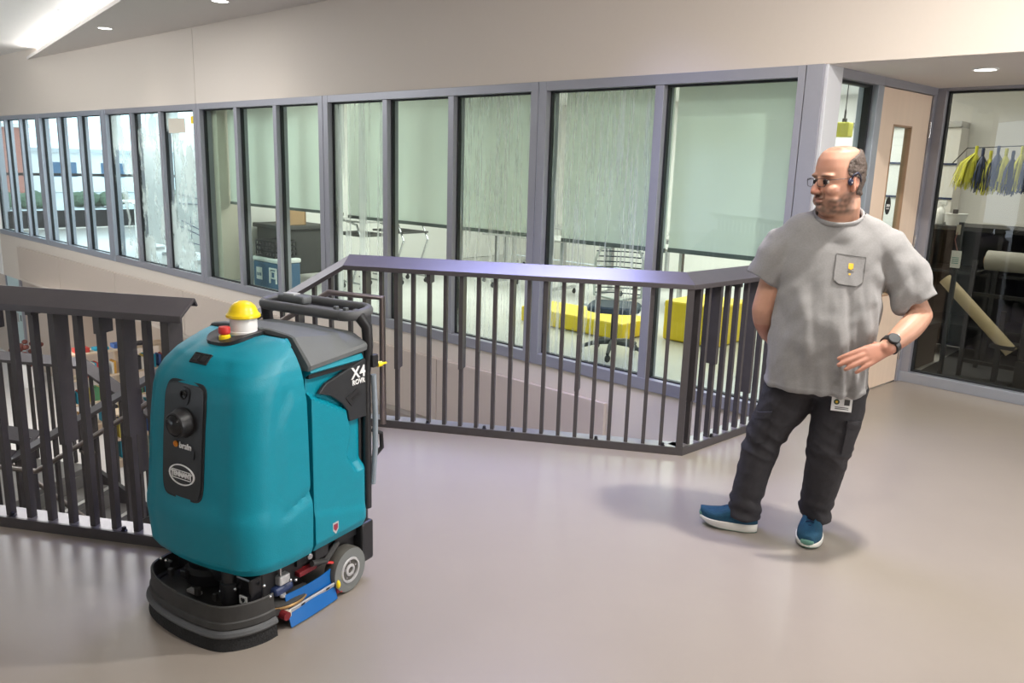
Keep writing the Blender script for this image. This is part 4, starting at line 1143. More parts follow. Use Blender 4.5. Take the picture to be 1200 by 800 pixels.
# ---- front sensor panel following the shell
def front_patch(cy, cz, hy, hz, p, off, thick, n=40, m=8):
    rings = []
    for j in range(m + 1):
        g = j / m
        ring = []
        for k in range(n):
            a = 2 * PI * k / n; ca, sa = math.cos(a), math.sin(a)
            y = cy + hy * g * math.copysign(abs(ca) ** p, ca); z = cz + hz * g * math.copysign(abs(sa) ** p, sa)
            ring.append(V(front_x(y, z) + off, y, z))
        rings.append(ring)
    rings.append([v - V(thick, 0, 0) for v in rings[-1]])
    return MB().loft(rings[::-1], cap=True)
M['panel_black'] = mat('sensor_panel', (.014, .014, .015), .38, var=.1)
front_patch(-.008, .706, .106, .205, .28, .0015, .02).build('panel_recess', M['gasket'], sc, local=True, smooth='auto')
fp = front_patch(-.008, .706, .098, .196, .28, .005, .02).build('sensor_panel', M['panel_black'], sc, local=True, smooth='auto')
lx = front_x(0, .77)
ln = MB().lathe([(.052, 0), (.052, .012), (.047, .022), (.044, .040), (.040, .043), (.036, .038)], (lx, -.004, .772), (1, 0, -.03), 32, cap=False).build('lidar_housing', M['black'], sc, local=True, smooth='auto')
MB().lathe([(.041, .025), (.038, .040), (.025, .052), (.012, .056), (.001, .057)], (lx, -.004, .772), (1, 0, -.03), 28).build('lidar_lens', M['blackgloss'], sc, local=True, smooth='auto')
for k in range(8):
    a = PI * (.15 + k * .1); MB().obox((lx + .046, -.004 + .026 * math.cos(a), .772 + .012 + .012 * math.sin(a)), (V(1, 0, 0), V(0, 1, 0), Z), (.001, .0022, .0012)).build('scale_tick', M['print'], sc, local=True)
front_patch(-.004, .862, .026, .030, .8, .009, .008, 24, 4).build('depth_camera', M['black'], sc, local=True, smooth='auto')
MB().lathe([(.016, 0), (.016, .006), (.011, .006), (.010, .002)], (front_x(0, .868) + .008, -.004, .868), (1, 0, 0), 20).build('depth_camera_lens', M['blackgloss'], sc, local=True, smooth='auto')
front_patch(-.004, .668, .062, .022, .5, .008, .006, 28, 4).build('badge_strip', M['black'], sc, local=True, smooth='auto')
def fm(y, z, off): return frame_m((front_x(y, z) + off, y, z), (0, 1, 0), (.02 * 0 - .06, 0, 1))
text_mesh('brain', .030, fm(.016, .694, .010), M['print'], sc, 'lettering_brain', bold=.0006)
MB().lathe([(.011, 0), (.011, .003), (.006, .003), (.006, .001)], (front_x(-.03, .694) + .008, -.034, .694), (1, 0, 0), 18).build('brain_mark', M['orange'], sc, local=True)
# oval brand mark
def oval_ring(r0, r1, cy, cz, hy, hz, off):
    a_, b_, c_, d_ = [], [], [], []
    for k in range(40):
        a = 2 * PI * k / 40
        for lst, r, o in ((a_, r0, off - .003), (b_, r0, off), (c_, r1, off), (d_, r1, off - .003)):
            y = cy + hy * r * math.cos(a); z = cz + hz * r * math.sin(a); lst.append(V(front_x(y, z) + o, y, z))
    return MB().loft([a_, b_, c_, d_], cap=False)
ov = oval_ring(1.0, .90, -.004, .590, .066, .036, .0085).build('brand_oval', M['print'], sc, local=True)
text_mesh('TENNANT', .024, fm(-.004, .590, .0075), M['print'], ov, 'lettering_tennant', bold=.0009, sx=.93)
g = MB()
for z in (.604, .576): g.obox((front_x(0, z) + .008, -.004, z), (V(1, 0, 0), V(0, 1, 0), Z), (.0008, .047, .0014))
for y in (-.051, .043): g.obox((front_x(0, .59) + .007, y, .59), (V(1, 0, 0), V(0, 1, 0), Z), (.0008, .0014, .014))
g.build('brand_box', M['print'], ov, local=True)

# ---- handle bar at the rear
hd = []
x0, x1, yh, r_ = -.195, -.060, .246, .05
def arc(cx, cy, a0, a1, n=7): return [(cx + r_ * math.cos(a0 + (a1 - a0) * i / (n - 1)), cy + r_ * math.sin(a0 + (a1 - a0) * i / (n - 1))) for i in range(n)]
loop = arc(x1 - r_, yh - r_, 0, PI / 2) + arc(x0 + r_, yh - r_, PI / 2, PI) + arc(x0 + r_, -yh + r_, PI, 1.5 * PI) + arc(x1 - r_, -yh + r_, 1.5 * PI, 2 * PI)
def hz(x, y): return 1.082 + (x1 - x) * .10
M['handle'] = mat('handle_grey', (.085, .088, .092), .5, var=.05, bump=.1, bscale=200)
MB().tube([V(x, y, hz(x, y)) for x, y in loop + [loop[0]]], .0175, 12, cap=False, flat=1.15).build('handle_loop', M['handle'], sc, local=True, smooth='auto')
tr_ = MB().loft([[V(x0 + .03, y, 1.086), V(x1 - .045, y, 1.072), V(x1 - .045, y, 1.062), V(x0 + .03, y, 1.062)] for y in [-.20 + i * .02 for i in range(21)]]).build('control_tray', M['handle'], sc, local=True, smooth='auto', bevel=.006)
MB().box(-.18, -.125, -.21, -.06, 1.084, 1.118).build('control_pod', M['lid'], sc, local=True, bevel=.012, seg=3)
MB().obox((-.152, -.15, 1.12), (V(1, 0, 0), V(0, 1, 0), Z), (.018, .03, .003)).build('control_screen', M['sticker'], sc, local=True)
for y in (.10, .15, .20): MB().box(-.15, -.13, y - .008, y + .008, 1.078, 1.098).build('control_knob', M['lid'], sc, local=True, bevel=.003)
for sg in (1, -1):
    MB().tube([V(-.105, sg * .246, 1.082), V(-.125, sg * .268, 1.04), V(-.135, sg * .265, .96), V(-.125, sg * .262, .86), V(-.125, sg * .262, .30)], [.022, .022, .02, .018, .018], 12).build('handle_post', M['black'], sc, local=True, smooth='auto')
MB().box(-.150, -.095, -.25, .25, .15, .98).build('rear_cover', M['black'], sc, local=True, bevel=.012)
M['hose'] = mat('hose_clear', (.24, .28, .32), .25, var=.1)
MB().tube([V(-.142, .285, .85), V(-.145, .290, .70), V(-.148, .286, .55), V(-.14, .28, .40)], .011, 10).build('sight_hose', M['hose'], sc, local=True, smooth='auto')
MB().tube([V(-.15, .27, .62), V(-.185, .285, .60), V(-.19, .285, .54), V(-.15, .27, .50)], .009, 8).build('cable_loop', M['black'], sc, local=True, smooth='auto')
MB().box(-.160, -.128, .272, .296, .88, .93).build('latch_block', M['black'], sc, local=True, bevel=.004)
MB().lathe([(.011, 0), (.011, .02), (.006, .026), (.004, .045)], (-.165, .285, .885), (-1, .2, 0), 12).build('yellow_tag', M['yel'], sc, local=True, smooth='auto')
# ---- undercarriage
def wheel(x, y, z, r, w, name):
    s = 1 if y > 0 else -1
    c = (x, y, z)
    t = MB().lathe([(r * .62, -w), (r * .93, -w), (r, -w * .8), (r, -w * .12), (r * .96, 0), (r * .6, .0)], c, (0, s, 0), 40).build(name, M['tyre_tread'], sc, local=True, smooth='auto')
    MB().lathe([(r * .96, -.002), (r * .955, .002), (r * .58, .003), (r * .56, -.004)], c, (0, s, 0), 40, cap=False).build('sidewall', M['tyre'], t, local=True, smooth='auto')
    MB().lathe([(r * .58, .001), (r * .55, .006), (r * .47, .006), (r * .44, -.006), (r * .30, -.010), (r * .26, .004), (r * .16, .006), (r * .13, -.004), (.001, -.004)], c, (0, s, 0), 32, cap=False).build('hub', M['sticker'], t, local=True, smooth='auto')
    for k in range(5):
        a = 2 * PI * k / 5 + .3; q = V(x + r * .36 * math.cos(a), y + s * .0, z + r * .36 * math.sin(a))
        MB().lathe([(.005, -.01), (.005, .002)], q, (0, s, 0), 8).build('lug', M['chrome'], t, local=True)
wheel(.008, .285, .091, .091, .055, 'drive_wheel'); wheel(.008, -.285, .091, .091, .055, 'drive_wheel')
MB().box(-.155, -.085, -.27, .27, .07, .24).build('rear_bumper', M['black'], sc, local=True, bevel=.01)
MB().box(-.10, .40, -.225, .225, .13, .25).build('chassis', M['black'], sc, local=True, bevel=.01)
MB().box(.10, .17, .20, .262, .19, .25).build('hinge_bracket', M['black'], sc, local=True, bevel=.004)
MB().lathe([(.010, -.015), (.012, -.012), (.012, .012), (.010, .015)], (.215, .268, .235), (0, 1, 0), 12).build('seam_bolt', M['chrome'], sc, local=True)
MB().tube([(.04, .25, .21), (.12, .262, .17), (.19, .262, .19)], .012, 8).build('axle_arm', M['dusty'], sc, local=True, smooth='auto')
# curved front skirt with bristles
arcp = [(.30, -.300), (.40, -.302), (.465, -.290), (.505, -.255), (.535, -.20), (.555, -.13), (.567, -.05), (.572, .03), (.570, .10), (.562, .16), (.540, .205), (.490, .245), (.43, .268), (.38, .272)]
def smooth_path(p, n=4):
    out = []
    P = [p[0]] + p + [p[-1]]
    for i in range(1, len(P) - 2):
        for k in range(n):
            t = k / n; a, b, c, d = P[i - 1], P[i], P[i + 1], P[i + 2]
            out.append(tuple(.5 * ((2 * b[j]) + (-a[j] + c[j]) * t + (2 * a[j] - 5 * b[j] + 4 * c[j] - d[j]) * t * t + (-a[j] + 3 * b[j] - 3 * c[j] + d[j]) * t ** 3) for j in (0, 1)))
    out.append(p[-1]); return out
ap = smooth_path(arcp)
def skirt(prof):
    rings = []
    for i, (x, y) in enumerate(ap):
        a = ap[max(0, i - 1)]; b = ap[min(len(ap) - 1, i + 1)]
        t = V(b[0] - a[0], b[1] - a[1], 0).normalized(); n = V(t.y, -t.x, 0)
        if n.x < -.5: n = -n
        if n.dot(V(x - .30, y, 0)) < 0: n = -n
        rings.append([V(x, y, 0) + n * d + Z * z for d, z in prof])
    return MB().loft(rings)
skirt([(-.022, .0), (.006, .0), (.0, .055), (-.02, .055)]).build('bristle_skirt', M['brush'], sc, local=True, smooth='auto')
skirt([(-.03, .052), (.008, .050), (.012, .058), (.008, .068), (-.002, .074), (-.03, .072)]).build('skirt_lip', M['handle'], sc, local=True, smooth='auto')
skirt([(-.03, .072), (-.004, .072), (.0, .080), (-.002, .100), (-.007, .104), (-.009, .158), (-.012, .162), (-.018, .160), (-.016, .10), (-.03, .098)]).build('skirt_wall', M['dusty'], sc, local=True, smooth='auto', angle=30)
# skirt top deck
dk = [V(x - .03 * (1 if x > .35 else 0), y * .97, 0) for x, y in ap]
MB().loft([[V(p.x, p.y, .065) for p in dk], [V(p.x, p.y, .088) for p in dk]]).build('skirt_deck', M['dusty'], sc, local=True)
# brush motor, brackets and fittings in the gap
MB().lathe([(.10, .11), (.10, .15), (.085, .165), (.05, .17), (.05, .26)], (.34, -.10, 0), n=28).build('brush_motor', M['black'], sc, local=True, smooth='auto')
MB().lathe([(.10, .11), (.10, .14), (.09, .16), (.04, .165), (.04, .26)], (.30, .13, 0), n=28).build('brush_motor', M['black'], sc, local=True, smooth='auto')
MB().box(.40, .455, .125, .235, .118, .235).build('actuator_box', M['blackgloss'], sc, local=True, bevel=.008)
MB().lathe([(.030, .118), (.034, .13), (.034, .20), (.026, .205), (.026, .25)], (.455, .13, 0), n=20).build('lift_actuator', M['black'], sc, local=True, smooth='auto')
lbq = MB().box(.455, .459, .18, .215, .135, .165).build('heart_label', M['white'], sc, local=True)
hp = [(0, -.010), (.009, .0), (.010, .006), (.006, .010), (.002, .009), (0, .006), (-.002, .009), (-.006, .010), (-.010, .006), (-.009, .0)]
MB().prism(hp, (.4592, .1975, .150), (0, 1, 0), (0, 0, 1), (1, 0, 0), .001).build('heart_mark', M['black'], lbq, local=True)
for (x, y, z, l) in ((.44, -.22, .155, .03), (.47, -.17, .15, .022), (.45, -.12, .15, .03), (.49, .0, .135, .02), (.485, .09, .14, .015)):
    MB().box(x - .008, x + .008, y - l / 2, y + l / 2, z - .012, z + .018).build('bracket', M['dusty'] if l < .029 else M['dark_metal'], sc, local=True, bevel=.003)
for (x, y, z) in ((.46, -.235, .185), (.465, -.20, .19), (.47, .10, .16), (.462, .165, .185), (.41, .25, .20), (.395, .262, .155), (.30, .265, .175), (.27, .26, .16)):
    MB().ellipsoid((x, y, z), .007, .007, .007, 8, 6).build('fastener', M['chrome'], sc, local=True, smooth=True)
MB().box(.47, .49, -.06, .0, .118, .128).build('tie_plate', M['sticker'], sc, local=True)
# side scrub deck: disc with copper band, grey bracket, blue squeegee flap, red parts
MB().lathe([(.115, .075), (.118, .08), (.118, .095), (.10, .105), (.03, .11)], (.285, .165, 0), n=36).build('side_brush_disc', M['dusty'], sc, local=True, smooth='auto')
MB().lathe([(.1185, .080), (.1205, .083), (.1205, .088), (.1185, .091)], (.285, .165, 0), n=40, cap=False).build('copper_band', M['copper'], sc, local=True, smooth='auto')
MB().box(.27, .36, .175, .255, .125, .158).build('blue_cylinder', M['navy'], sc, local=True, bevel=.014, seg=3)
MB().box(.285, .335, .195, .25, .158, .195).build('bracket', M['sticker'], sc, local=True, bevel=.006)
MB().box(.32, .328, .235, .243, .19, .225).build('link_pin', M['chrome'], sc, local=True)
def flap(y0, z0, y1, z1, name, m, x0=.085, x1=.325, th=.004, curve=.012):
    rings = []
    for i in range(13):
        x = x1 + (x0 - x1) * i / 12; c = curve * math.sin(PI * i / 12)
        rings.append([V(x, y0 + c * .3, z0), V(x, y1 + c, z1), V(x, y1 + c - th, z1), V(x, y0 + c * .3 - th, z0)])
    return MB().loft(rings).build(name, m, sc, local=True, smooth='auto')
flap(.268, .072, .262, .125, 'squeegee_flap_upper', M['blue'])
flap(.290, .006, .268, .072, 'squeegee_flap_lower', M['blue'])
MB().obox((.205, .279, .066), (V(1, 0, 0), V(0, .35, 1).normalized(), V(0, 1, -.35).normalized()), (.128, .009, .003)).build('clamp_strip', M['sticker'], sc, local=True, bevel=.001)
for x in (.13, .26): MB().obox((x, .283, .067), (V(1, 0, 0), V(0, .35, 1).normalized(), V(0, 1, -.35).normalized()), (.008, .004, .002)).build('clamp_slot', M['black'], sc, local=True)
MB().lathe([(.016, -.012), (.016, .02)], (.345, .272, .062), (0, 1, 0), 14).build('clamp_block', M['dark_red'], sc, local=True)
MB().box(.322, .345, .262, .290, .05, .075).build('clamp_end', M['cream'], sc, local=True, bevel=.004)
MB().lathe([(.012, .118), (.012, .128)], (.325, .25, 0), n=12).build('clamp_bolt', M['sticker'], sc, local=True)
MB().box(.062, .083, .235, .285, .02, .125).build('red_bracket', M['dark_red'], sc, local=True, bevel=.004)
MB().tube([(.20, .225, .165), (.12, .245, .16), (.065, .268, .14), (.055, .275, .09), (.058, .282, .02)], .006, 8).build('red_rod', M['red'], sc, local=True, smooth='auto')
MB().ellipsoid((.080, .288, .062), .009, .011, .018, 12, 8).build('yellow_knob', M['yel'], sc, local=True, smooth=True)
MB().box(.15, .24, .20, .25, .15, .17).build('red_arm', M['dark_red'], sc, local=True, bevel=.004)

# ---------------------------------------------------------------- the man (local frame: +x to the right of the picture, -y towards the viewer)
from mathutils.bvhtree import BVHTree
person_o = V(1.245, 3.472, 0)
PROT = math.atan2(-.338, .941)
def remesh(mb, voxel, it=6, fac=.5, iso=0):
    me = mb.mesh('tmp'); o = bpy.data.objects.new('tmp', me); COL.objects.link(o)
    m = o.modifiers.new('r', 'REMESH'); m.mode = 'VOXEL'; m.voxel_size = voxel
    if it:
        s = o.modifiers.new('s', 'SMOOTH'); s.factor = fac; s.iterations = it
    dg = bpy.context.evaluated_depsgraph_get(); dg.update()
    r = bpy.data.meshes.new_from_object(o.evaluated_get(dg))
    bpy.data.objects.remove(o); bpy.data.meshes.remove(me)
    return r
def coords(me):
    a = np.empty(len(me.vertices) * 3, np.float32); me.vertices.foreach_get('co', a); return a.reshape(-1, 3).astype(float)
def normals(me):
    a = np.empty(len(me.vertices) * 3, np.float32); me.vertices.foreach_get('normal', a); return a.reshape(-1, 3).astype(float)
def setco(me, c): me.vertices.foreach_set('co', c.astype(np.float32).ravel()); me.update()
def nz(p, s=(1, 1, 1), o=0): return noise.noise((p[0] * s[0] + o, p[1] * s[1] + o * .7, p[2] * s[2] - o))
def ell_rings(rows, n=40, p=.92):
    """rows: (cx, cy, cz, hx, hy) horizontal super-ellipses"""
    out = []
    for cx, cy, cz, hx, hy in rows:
        out.append([V(cx + hx * math.copysign(abs(math.cos(a)) ** p, math.cos(a)), cy + hy * math.copysign(abs(math.sin(a)) ** p, math.sin(a)), cz) for a in [2 * PI * k / n for k in range(n)]])
    return out
def interp(pts, rad, n=6):
    """catmull-rom resample of a limb"""
    P = [Vector(p) for p in pts]; P = [P[0]] + P + [P[-1]]; R = [rad[0]] + list(rad) + [rad[-1]]
    oP, oR = [], []
    for i in range(1, len(P) - 2):
        for k in range(n):
            t = k / n; a, b, c, d = P[i - 1:i + 3]; e, f, g, h = R[i - 1:i + 3]
            cr = lambda a, b, c, d: .5 * ((2 * b) + (c - a) * t + (2 * a - 5 * b + 4 * c - d) * t * t + (3 * b - a - 3 * c + d) * t ** 3)
            oP.append(cr(a, b, c, d)); oR.append(cr(e, f, g, h))
    oP.append(P[-2]); oR.append(R[-2]); return oP, oR
def limb(mb, pts, rad, n=16, seg=6, ends=True, flat=1.0):
    p, r = interp(pts, rad, seg)
    mb.tube(p, r, n, flat=flat)
    if ends:
        for q, rr in ((p[0], r[0]), (p[-1], r[-1])): mb.ellipsoid(q, rr, rr, rr, 12, 8)

# ---- head frame
YAW = math.radians(52)
HC = V(.112, .03, 1.637)
fh = V(-math.sin(YAW), -math.cos(YAW), 0); tilt = math.radians(4)
lh = V(-fh.y, fh.x, 0)
fh_t = (fh * math.cos(tilt) - Z * math.sin(tilt)).normalized(); uh = fh_t.cross(lh).normalized()
if uh.z < 0: uh = -uh
HM = Matrix(((fh_t.x, lh.x, uh.x, HC.x), (fh_t.y, lh.y, uh.y, HC.y), (fh_t.z, lh.z, uh.z, HC.z), (0, 0, 0, 1)))
HMi = HM.inverted()
def hp_(x, y, z): return HM @ V(x, y, z)
HR = HM.to_3x3()
body = MB()
HT = [(.140, .015, -.03, .02), (.134, .045, -.062, .042), (.118, .070, -.088, .062), (.09, .088, -.104, .073), (.055, .096, -.111, .0785), (.02, .097, -.111, .080), (-.008, .093, -.106, .080),
      (-.03, .094, -.098, .080), (-.055, .094, -.086, .078), (-.078, .093, -.066, .073), (-.100, .090, -.045, .065), (-.118, .083, -.02, .054), (-.130, .068, .0, .040), (-.137, .045, .015, .022)]
rings = []
for z, fx, bx, hw in HT:
    cx = (fx + bx) / 2; hx = (fx - bx) / 2; ring = []
    for k in range(36):
        a = 2 * PI * k / 36; ca, sa = math.cos(a), math.sin(a)
        pw = .82 if ca > 0 else .95
        ring.append(hp_(cx + hx * math.copysign(abs(ca) ** pw, ca), hw * math.copysign(abs(sa) ** .86, sa), z))
    rings.append(ring)
body.loft(rings)
def he(x, y, z, a, b, c): body.ellipsoid(hp_(x, y, z), a, b, c, 14, 10, HR)
for s in (-1, 1):
    he(.078, s * .030, .024, .024, .034, .012)           # brow
    he(.062, s * .046, -.036, .034, .028, .026)          # cheek
    he(.052, s * .048, -.082, .030, .026, .028)          # jowl
    he(.108, s * .0135, -.046, .014, .011, .011)         # nostril wing
    # ear
    ec = hp_(-.012, s * .083, -.008)
    re = HR @ Matrix.Rotation(s * math.radians(22), 3, 'Z') @ Matrix.Rotation(math.radians(-10), 3, 'Y')
    body.ellipsoid(ec, .019, .008, .032, 14, 10, re)
    er = [ec + re @ V(.018 * math.cos(t) - .002, s * .007, .031 * math.sin(t)) for t in [math.radians(-80 + i * 25) for i in range(13)]]
    body.tube(er, .0055, 8)
    body.ellipsoid(ec + re @ V(.004, s * .004, -.030), .010, .007, .011, 10, 8, re)
nb0 = [hp_(.092, 0, .012), hp_(.104, 0, -.010), hp_(.118, 0, -.032), hp_(.123, 0, -.042)]
body.tube(nb0, [.009, .0105, .013, .014], 12); he(.121, 0, -.043, .0145, .015, .012)
he(.094, 0, -.068, .014, .026, .008); he(.094, 0, -.0835, .013, .022, .007)
he(.078, 0, -.112, .022, .03, .020); he(.035, 0, -.125, .05, .045, .026)
# neck and trunk
body.tube([hp_(-.028, 0, -.03), hp_(-.026, 0, -.10), V(.132, .075, 1.50), V(.130, .085, 1.44), V(.132, .095, 1.38)], [.068, .074, .082, .092, .10], 24)
body.loft(ell_rings([(.13, .10, 1.42, .10, .06), (.13, .10, 1.36, .16, .09), (.13, .09, 1.2, .18, .125), (.125, .08, 1.0, .185, .15), (.12, .08, .82, .18, .14), (.12, .08, .74, .15, .12)]))
# arms
limb(body, [(.31, .10, 1.365), (.40, .085, 1.24), (.497, .06, 1.085)], [.068, .060, .050])
limb(body, [(.497, .06, 1.085), (.448, -.03, 1.035), (.365, -.125, .965)], [.050, .050, .034])
limb(body, [(-.05, .10, 1.365), (-.10, .085, 1.24), (-.143, .06, 1.06)], [.068, .058, .048])
limb(body, [(-.143, .06, 1.06), (-.136, .09, 1.0), (-.115, .165, .925)], [.048, .046, .035])
# viewer-right hand: back of the hand to the viewer, fingers laid forward on the belly, thumb hooked behind
wr = V(.365, -.125, .965)
fd = V(-.86, -.32, -.40).normalized()                 # along the fingers
bn = V(-.30, -.93, .16); bn = (bn - fd * bn.dot(fd)).normalized()   # back of the hand
sd = fd.cross(bn).normalized()
if sd.z > 0: sd = -sd                                 # towards the little finger
def hpnt(o, a, b, c): return o + fd * a + sd * b + bn * c
pr = []
for a, w, t, dz in ((-.01, .030, .028, 0), (.02, .035, .020, 0), (.05, .041, .017, .003), (.08, .043, .015, .003), (.096, .040, .012, 0)):
    pr.append([hpnt(wr, a, w * math.copysign(abs(math.cos(x)) ** .8, math.cos(x)), t * math.copysign(abs(math.sin(x)) ** .8, math.sin(x)) + dz) for x in [2 * PI * k / 20 for k in range(20)]])
body.loft(pr)
FING = [(-.0290, .100, .0115, .090, -1), (-.0085, .104, .0118, .098, 1), (.0125, .100, .0112, .086, 4), (.0320, .086, .0100, .066, 10)]
for b, a0, r, L, sp in FING:
    d = (fd * math.cos(math.radians(sp)) + sd * math.sin(math.radians(sp))).normalized()
    base_ = hpnt(wr, a0 - .025, b, .002)
    k1 = base_ + d * (.025 + L * .40) + bn * .002; k2 = k1 + d * L * .30 - bn * .004; k3 = k2 + d * L * .28 - bn * .008
    limb(body, [base_, base_ + d * .026 + bn * .004, k1, k2, k3], [r * 1.05, r * 1.08, r, r * .93, r * .80], 12, 4)
th0 = hpnt(wr, .026, -.018, -.010)
limb(body, [th0, th0 + V(-.006, .030, .004), th0 + V(-.006, .058, .0), th0 + V(-.002, .082, -.004)], [.016, .014, .0115, .010], 12, 4)
# other hand: on the back of the hip
w2 = V(-.115, .165, .925); f2 = V(.35, .35, -.85).normalized(); n2 = V(-.85, -.2, -.40); n2 = (n2 - f2 * n2.dot(f2)).normalized(); s2_ = f2.cross(n2).normalized()
pr = []
for a, w, t in ((-.01, .030, .027), (.03, .036, .019), (.06, .042, .016), (.09, .040, .012)):
    pr.append([w2 + f2 * a + s2_ * w * math.cos(x) + n2 * t * math.sin(x) for x in [2 * PI * k / 20 for k in range(20)]])
body.loft(pr)
for b, L in ((-.030, .085), (-.010, .095), (.011, .088), (.030, .070)):
    q = w2 + f2 * .075 + s2_ * b
    limb(body, [q, q + f2 * (.02 + L * .4), q + f2 * (.02 + L * .7) - n2 * .012, q + f2 * (.02 + L * .9) - n2 * .03], [.0105, .010, .0092, .008], 12, 4)
q = w2 + f2 * .02 - s2_ * .026
limb(body, [q, q - s2_ * .03 + f2 * .02 - n2 * .01, q - s2_ * .045 + f2 * .045 - n2 * .012], [.015, .012, .010], 12, 4)
# legs inside the trousers keep the figure whole
limb(body, [(.04, .09, .78), (-.06, .06, .46), (-.118, .03, .09)], [.085, .055, .04], ends=False)
limb(body, [(.205, .09, .78), (.20, .06, .46), (.172, .12, .09)], [.085, .055, .04], ends=False)
bme = remesh(body, .0042, 5, .5)
co = coords(bme); nr = normals(bme)
inv = np.array(HMi)
hl = co @ inv[:3, :3].T + inv[:3, 3]                   # head coordinates
def G3(c, s): return np.exp(-(((hl - np.array(c)) / np.array(s)) ** 2).sum(1))
d = np.zeros(len(co))
for s in (-1, 1):
    d -= .0085 * G3((.094, s * .031, -.001), (.03, .017, .010))
    d -= .004 * G3((.098, s * .028, -.060), (.03, .010, .018))      # fold beside the mouth
d -= .0035 * G3((.106, 0, -.0765), (.02, .024, .0028))              # mouth line
d -= .003 * G3((.098, 0, -.097), (.02, .02, .006))
co = co + nr * d[:, None]
setco(bme, co)
# colour of skin, lips and stubble
hx, hy, hz_ = hl[:, 0], hl[:, 1], hl[:, 2]
rn = np.array([noise.noise(Vector(p) * 55) for p in co]); rn2 = np.array([noise.noise(Vector(p) * 14) for p in co])
skin = np.array([.50, .270, .185]); col = np.tile(skin, (len(co), 1)) * (1 + .05 * rn[:, None] + .06 * rn2[:, None])
onhead = (np.abs(hy) < .12) & (np.abs(hx) < .16) & (hz_ > -.15)
ruddy = np.clip(G3((.12, 0, -.04), (.03, .03, .02)) * .8 + G3((.07, .05, -.035), (.04, .03, .025)) * .3 + G3((.07, -.05, -.035), (.04, .03, .025)) * .3 + G3((-.01, .085, -.008), (.04, .03, .05)) * .6 + .35 * G3((.08, 0, .07), (.05, .07, .03)), 0, 1) * onhead
col = col * (1 - ruddy[:, None]) + np.array([.56, .215, .145]) * ruddy[:, None]
handm = ((co[:, 2] < .985) & (co[:, 2] > .78) & ((co[:, 0] > .15) & (co[:, 1] < -.08) | (co[:, 0] < -.08))).astype(float)
col = col * (1 - .5 * handm[:, None]) + np.array([.40, .15, .10]) * .5 * handm[:, None]
lips = np.clip(G3((.102, 0, -.076), (.03, .022, .010)) * 1.3, 0, 1) * onhead
col = col * (1 - .6 * lips[:, None]) + np.array([.36, .13, .10]) * .6 * lips[:, None]
def sms(a, b, x):
    t = np.clip((x - a) / (b - a), 0, 1); return t * t * (3 - 2 * t)
# beard: jaw, chin, upper lip, up to the sideburn
cheekline = -.042 - .030 * sms(-.0, .075, hx) * (np.abs(hy) > .03)
beard = sms(cheekline + .012, cheekline - .012, hz_) * sms(-.035, -.02, hx) * sms(-.150, -.125, hz_ + 0 * hx)
beard = np.maximum(beard, sms(.016, .008, np.abs(hx - .008)) * sms(.03, .0, hz_) * sms(.06, .07, np.abs(hy)) * .8)
must = G3((.104, 0, -.062), (.03, .032, .007)) * 1.3
nolip = 1 - np.clip(G3((.104, 0, -.078), (.03, .020, .008)) * 1.6, 0, 1)
beard = np.clip(np.maximum(beard * nolip, np.clip(must, 0, 1)), 0, 1) * onhead * (np.abs(hy) < .084)
sc_mask = sms(.048, .030, hx - .25 * (hz_ - .05)) * sms(.055, .064, np.abs(hy) + np.clip(-hx - .02, 0, 1) * 1.6 + .0 * hz_)
hline = -.036 + .060 * sms(.0, .030, hz_) - .22 * np.clip(hz_ - .05, 0, 1) + .008 * rn
hair = np.where(onhead, sms(hline + .010, hline - .012, hx + .012 * rn2) * sms(-.075, -.045, hz_ - .25 * np.clip(hx + .05, -1, 0)) * sms(.128, .095, hz_ + np.clip(hx + .05, -1, 1) * .55), 0)
hair = np.clip(hair, 0, 1)
top = np.where(onhead, sms(.100, .130, hz_ - .25 * np.clip(-hx, 0, 1)) * sms(.085, .03, hx), 0)
bc_ = np.array([.085, .046, .030]) * (1 + .5 * rn[:, None]); gray = np.array([.20, .155, .125])
bmix = bc_ * (1 - .45 * sms(-.095, -.12, hz_)[:, None]) + gray * .45 * sms(-.095, -.12, hz_)[:, None]
bw = beard * np.clip(.70 + .65 * rn, .2, .95)
col = col * (1 - bw[:, None]) + bmix * bw[:, None]
hc_ = np.array([.055, .036, .027]) * (1 + .5 * rn[:, None]); hw_ = np.clip(hair * (.9 + .3 * rn), 0, 1)
col = col * (1 - hw_[:, None]) + hc_ * hw_[:, None]
tw = np.clip(top * (.50 + .6 * rn), 0, .8); col = col * (1 - tw[:, None]) + np.array([.16, .10, .07]) * tw[:, None]
brow = np.zeros(len(co))
for s in (-1, 1): brow = np.maximum(brow, G3((.100, s * .032, .022), (.03, .021, .0055)))
bwv = np.clip(brow * 1.2, 0, .85) * onhead; col = col * (1 - bwv[:, None]) + np.array([.13, .07, .045]) * bwv[:, None]
at = bme.color_attributes.new('Col', 'FLOAT_COLOR', 'POINT')
at.data.foreach_set('color', np.concatenate([np.clip(col, 0, 1), np.ones((len(co), 1))], 1).astype(np.float32).ravel())
ms = mat('skin', (.5, .27, .18), .48, bump=.08, bscale=420, spec=.4)
ca = ms.node_tree.nodes.new('ShaderNodeVertexColor'); ca.layer_name = 'Col'
pb = ms.node_tree.nodes['Principled BSDF']; ms.node_tree.links.new(ca.outputs[0], pb.inputs['Base Color'])
pb.inputs['Subsurface Weight'].default_value = .12; pb.inputs['Subsurface Radius'].default_value = (.012, .005, .003)
M['skin'] = ms
man = place('person', bme, ms, None, smooth=True)
man.location = person_o; man.rotation_euler = (0, 0, PROT)
tag(man, 'man in grey t-shirt and dark cargo trousers standing with hands on hips, watching the scrubber', 'person')
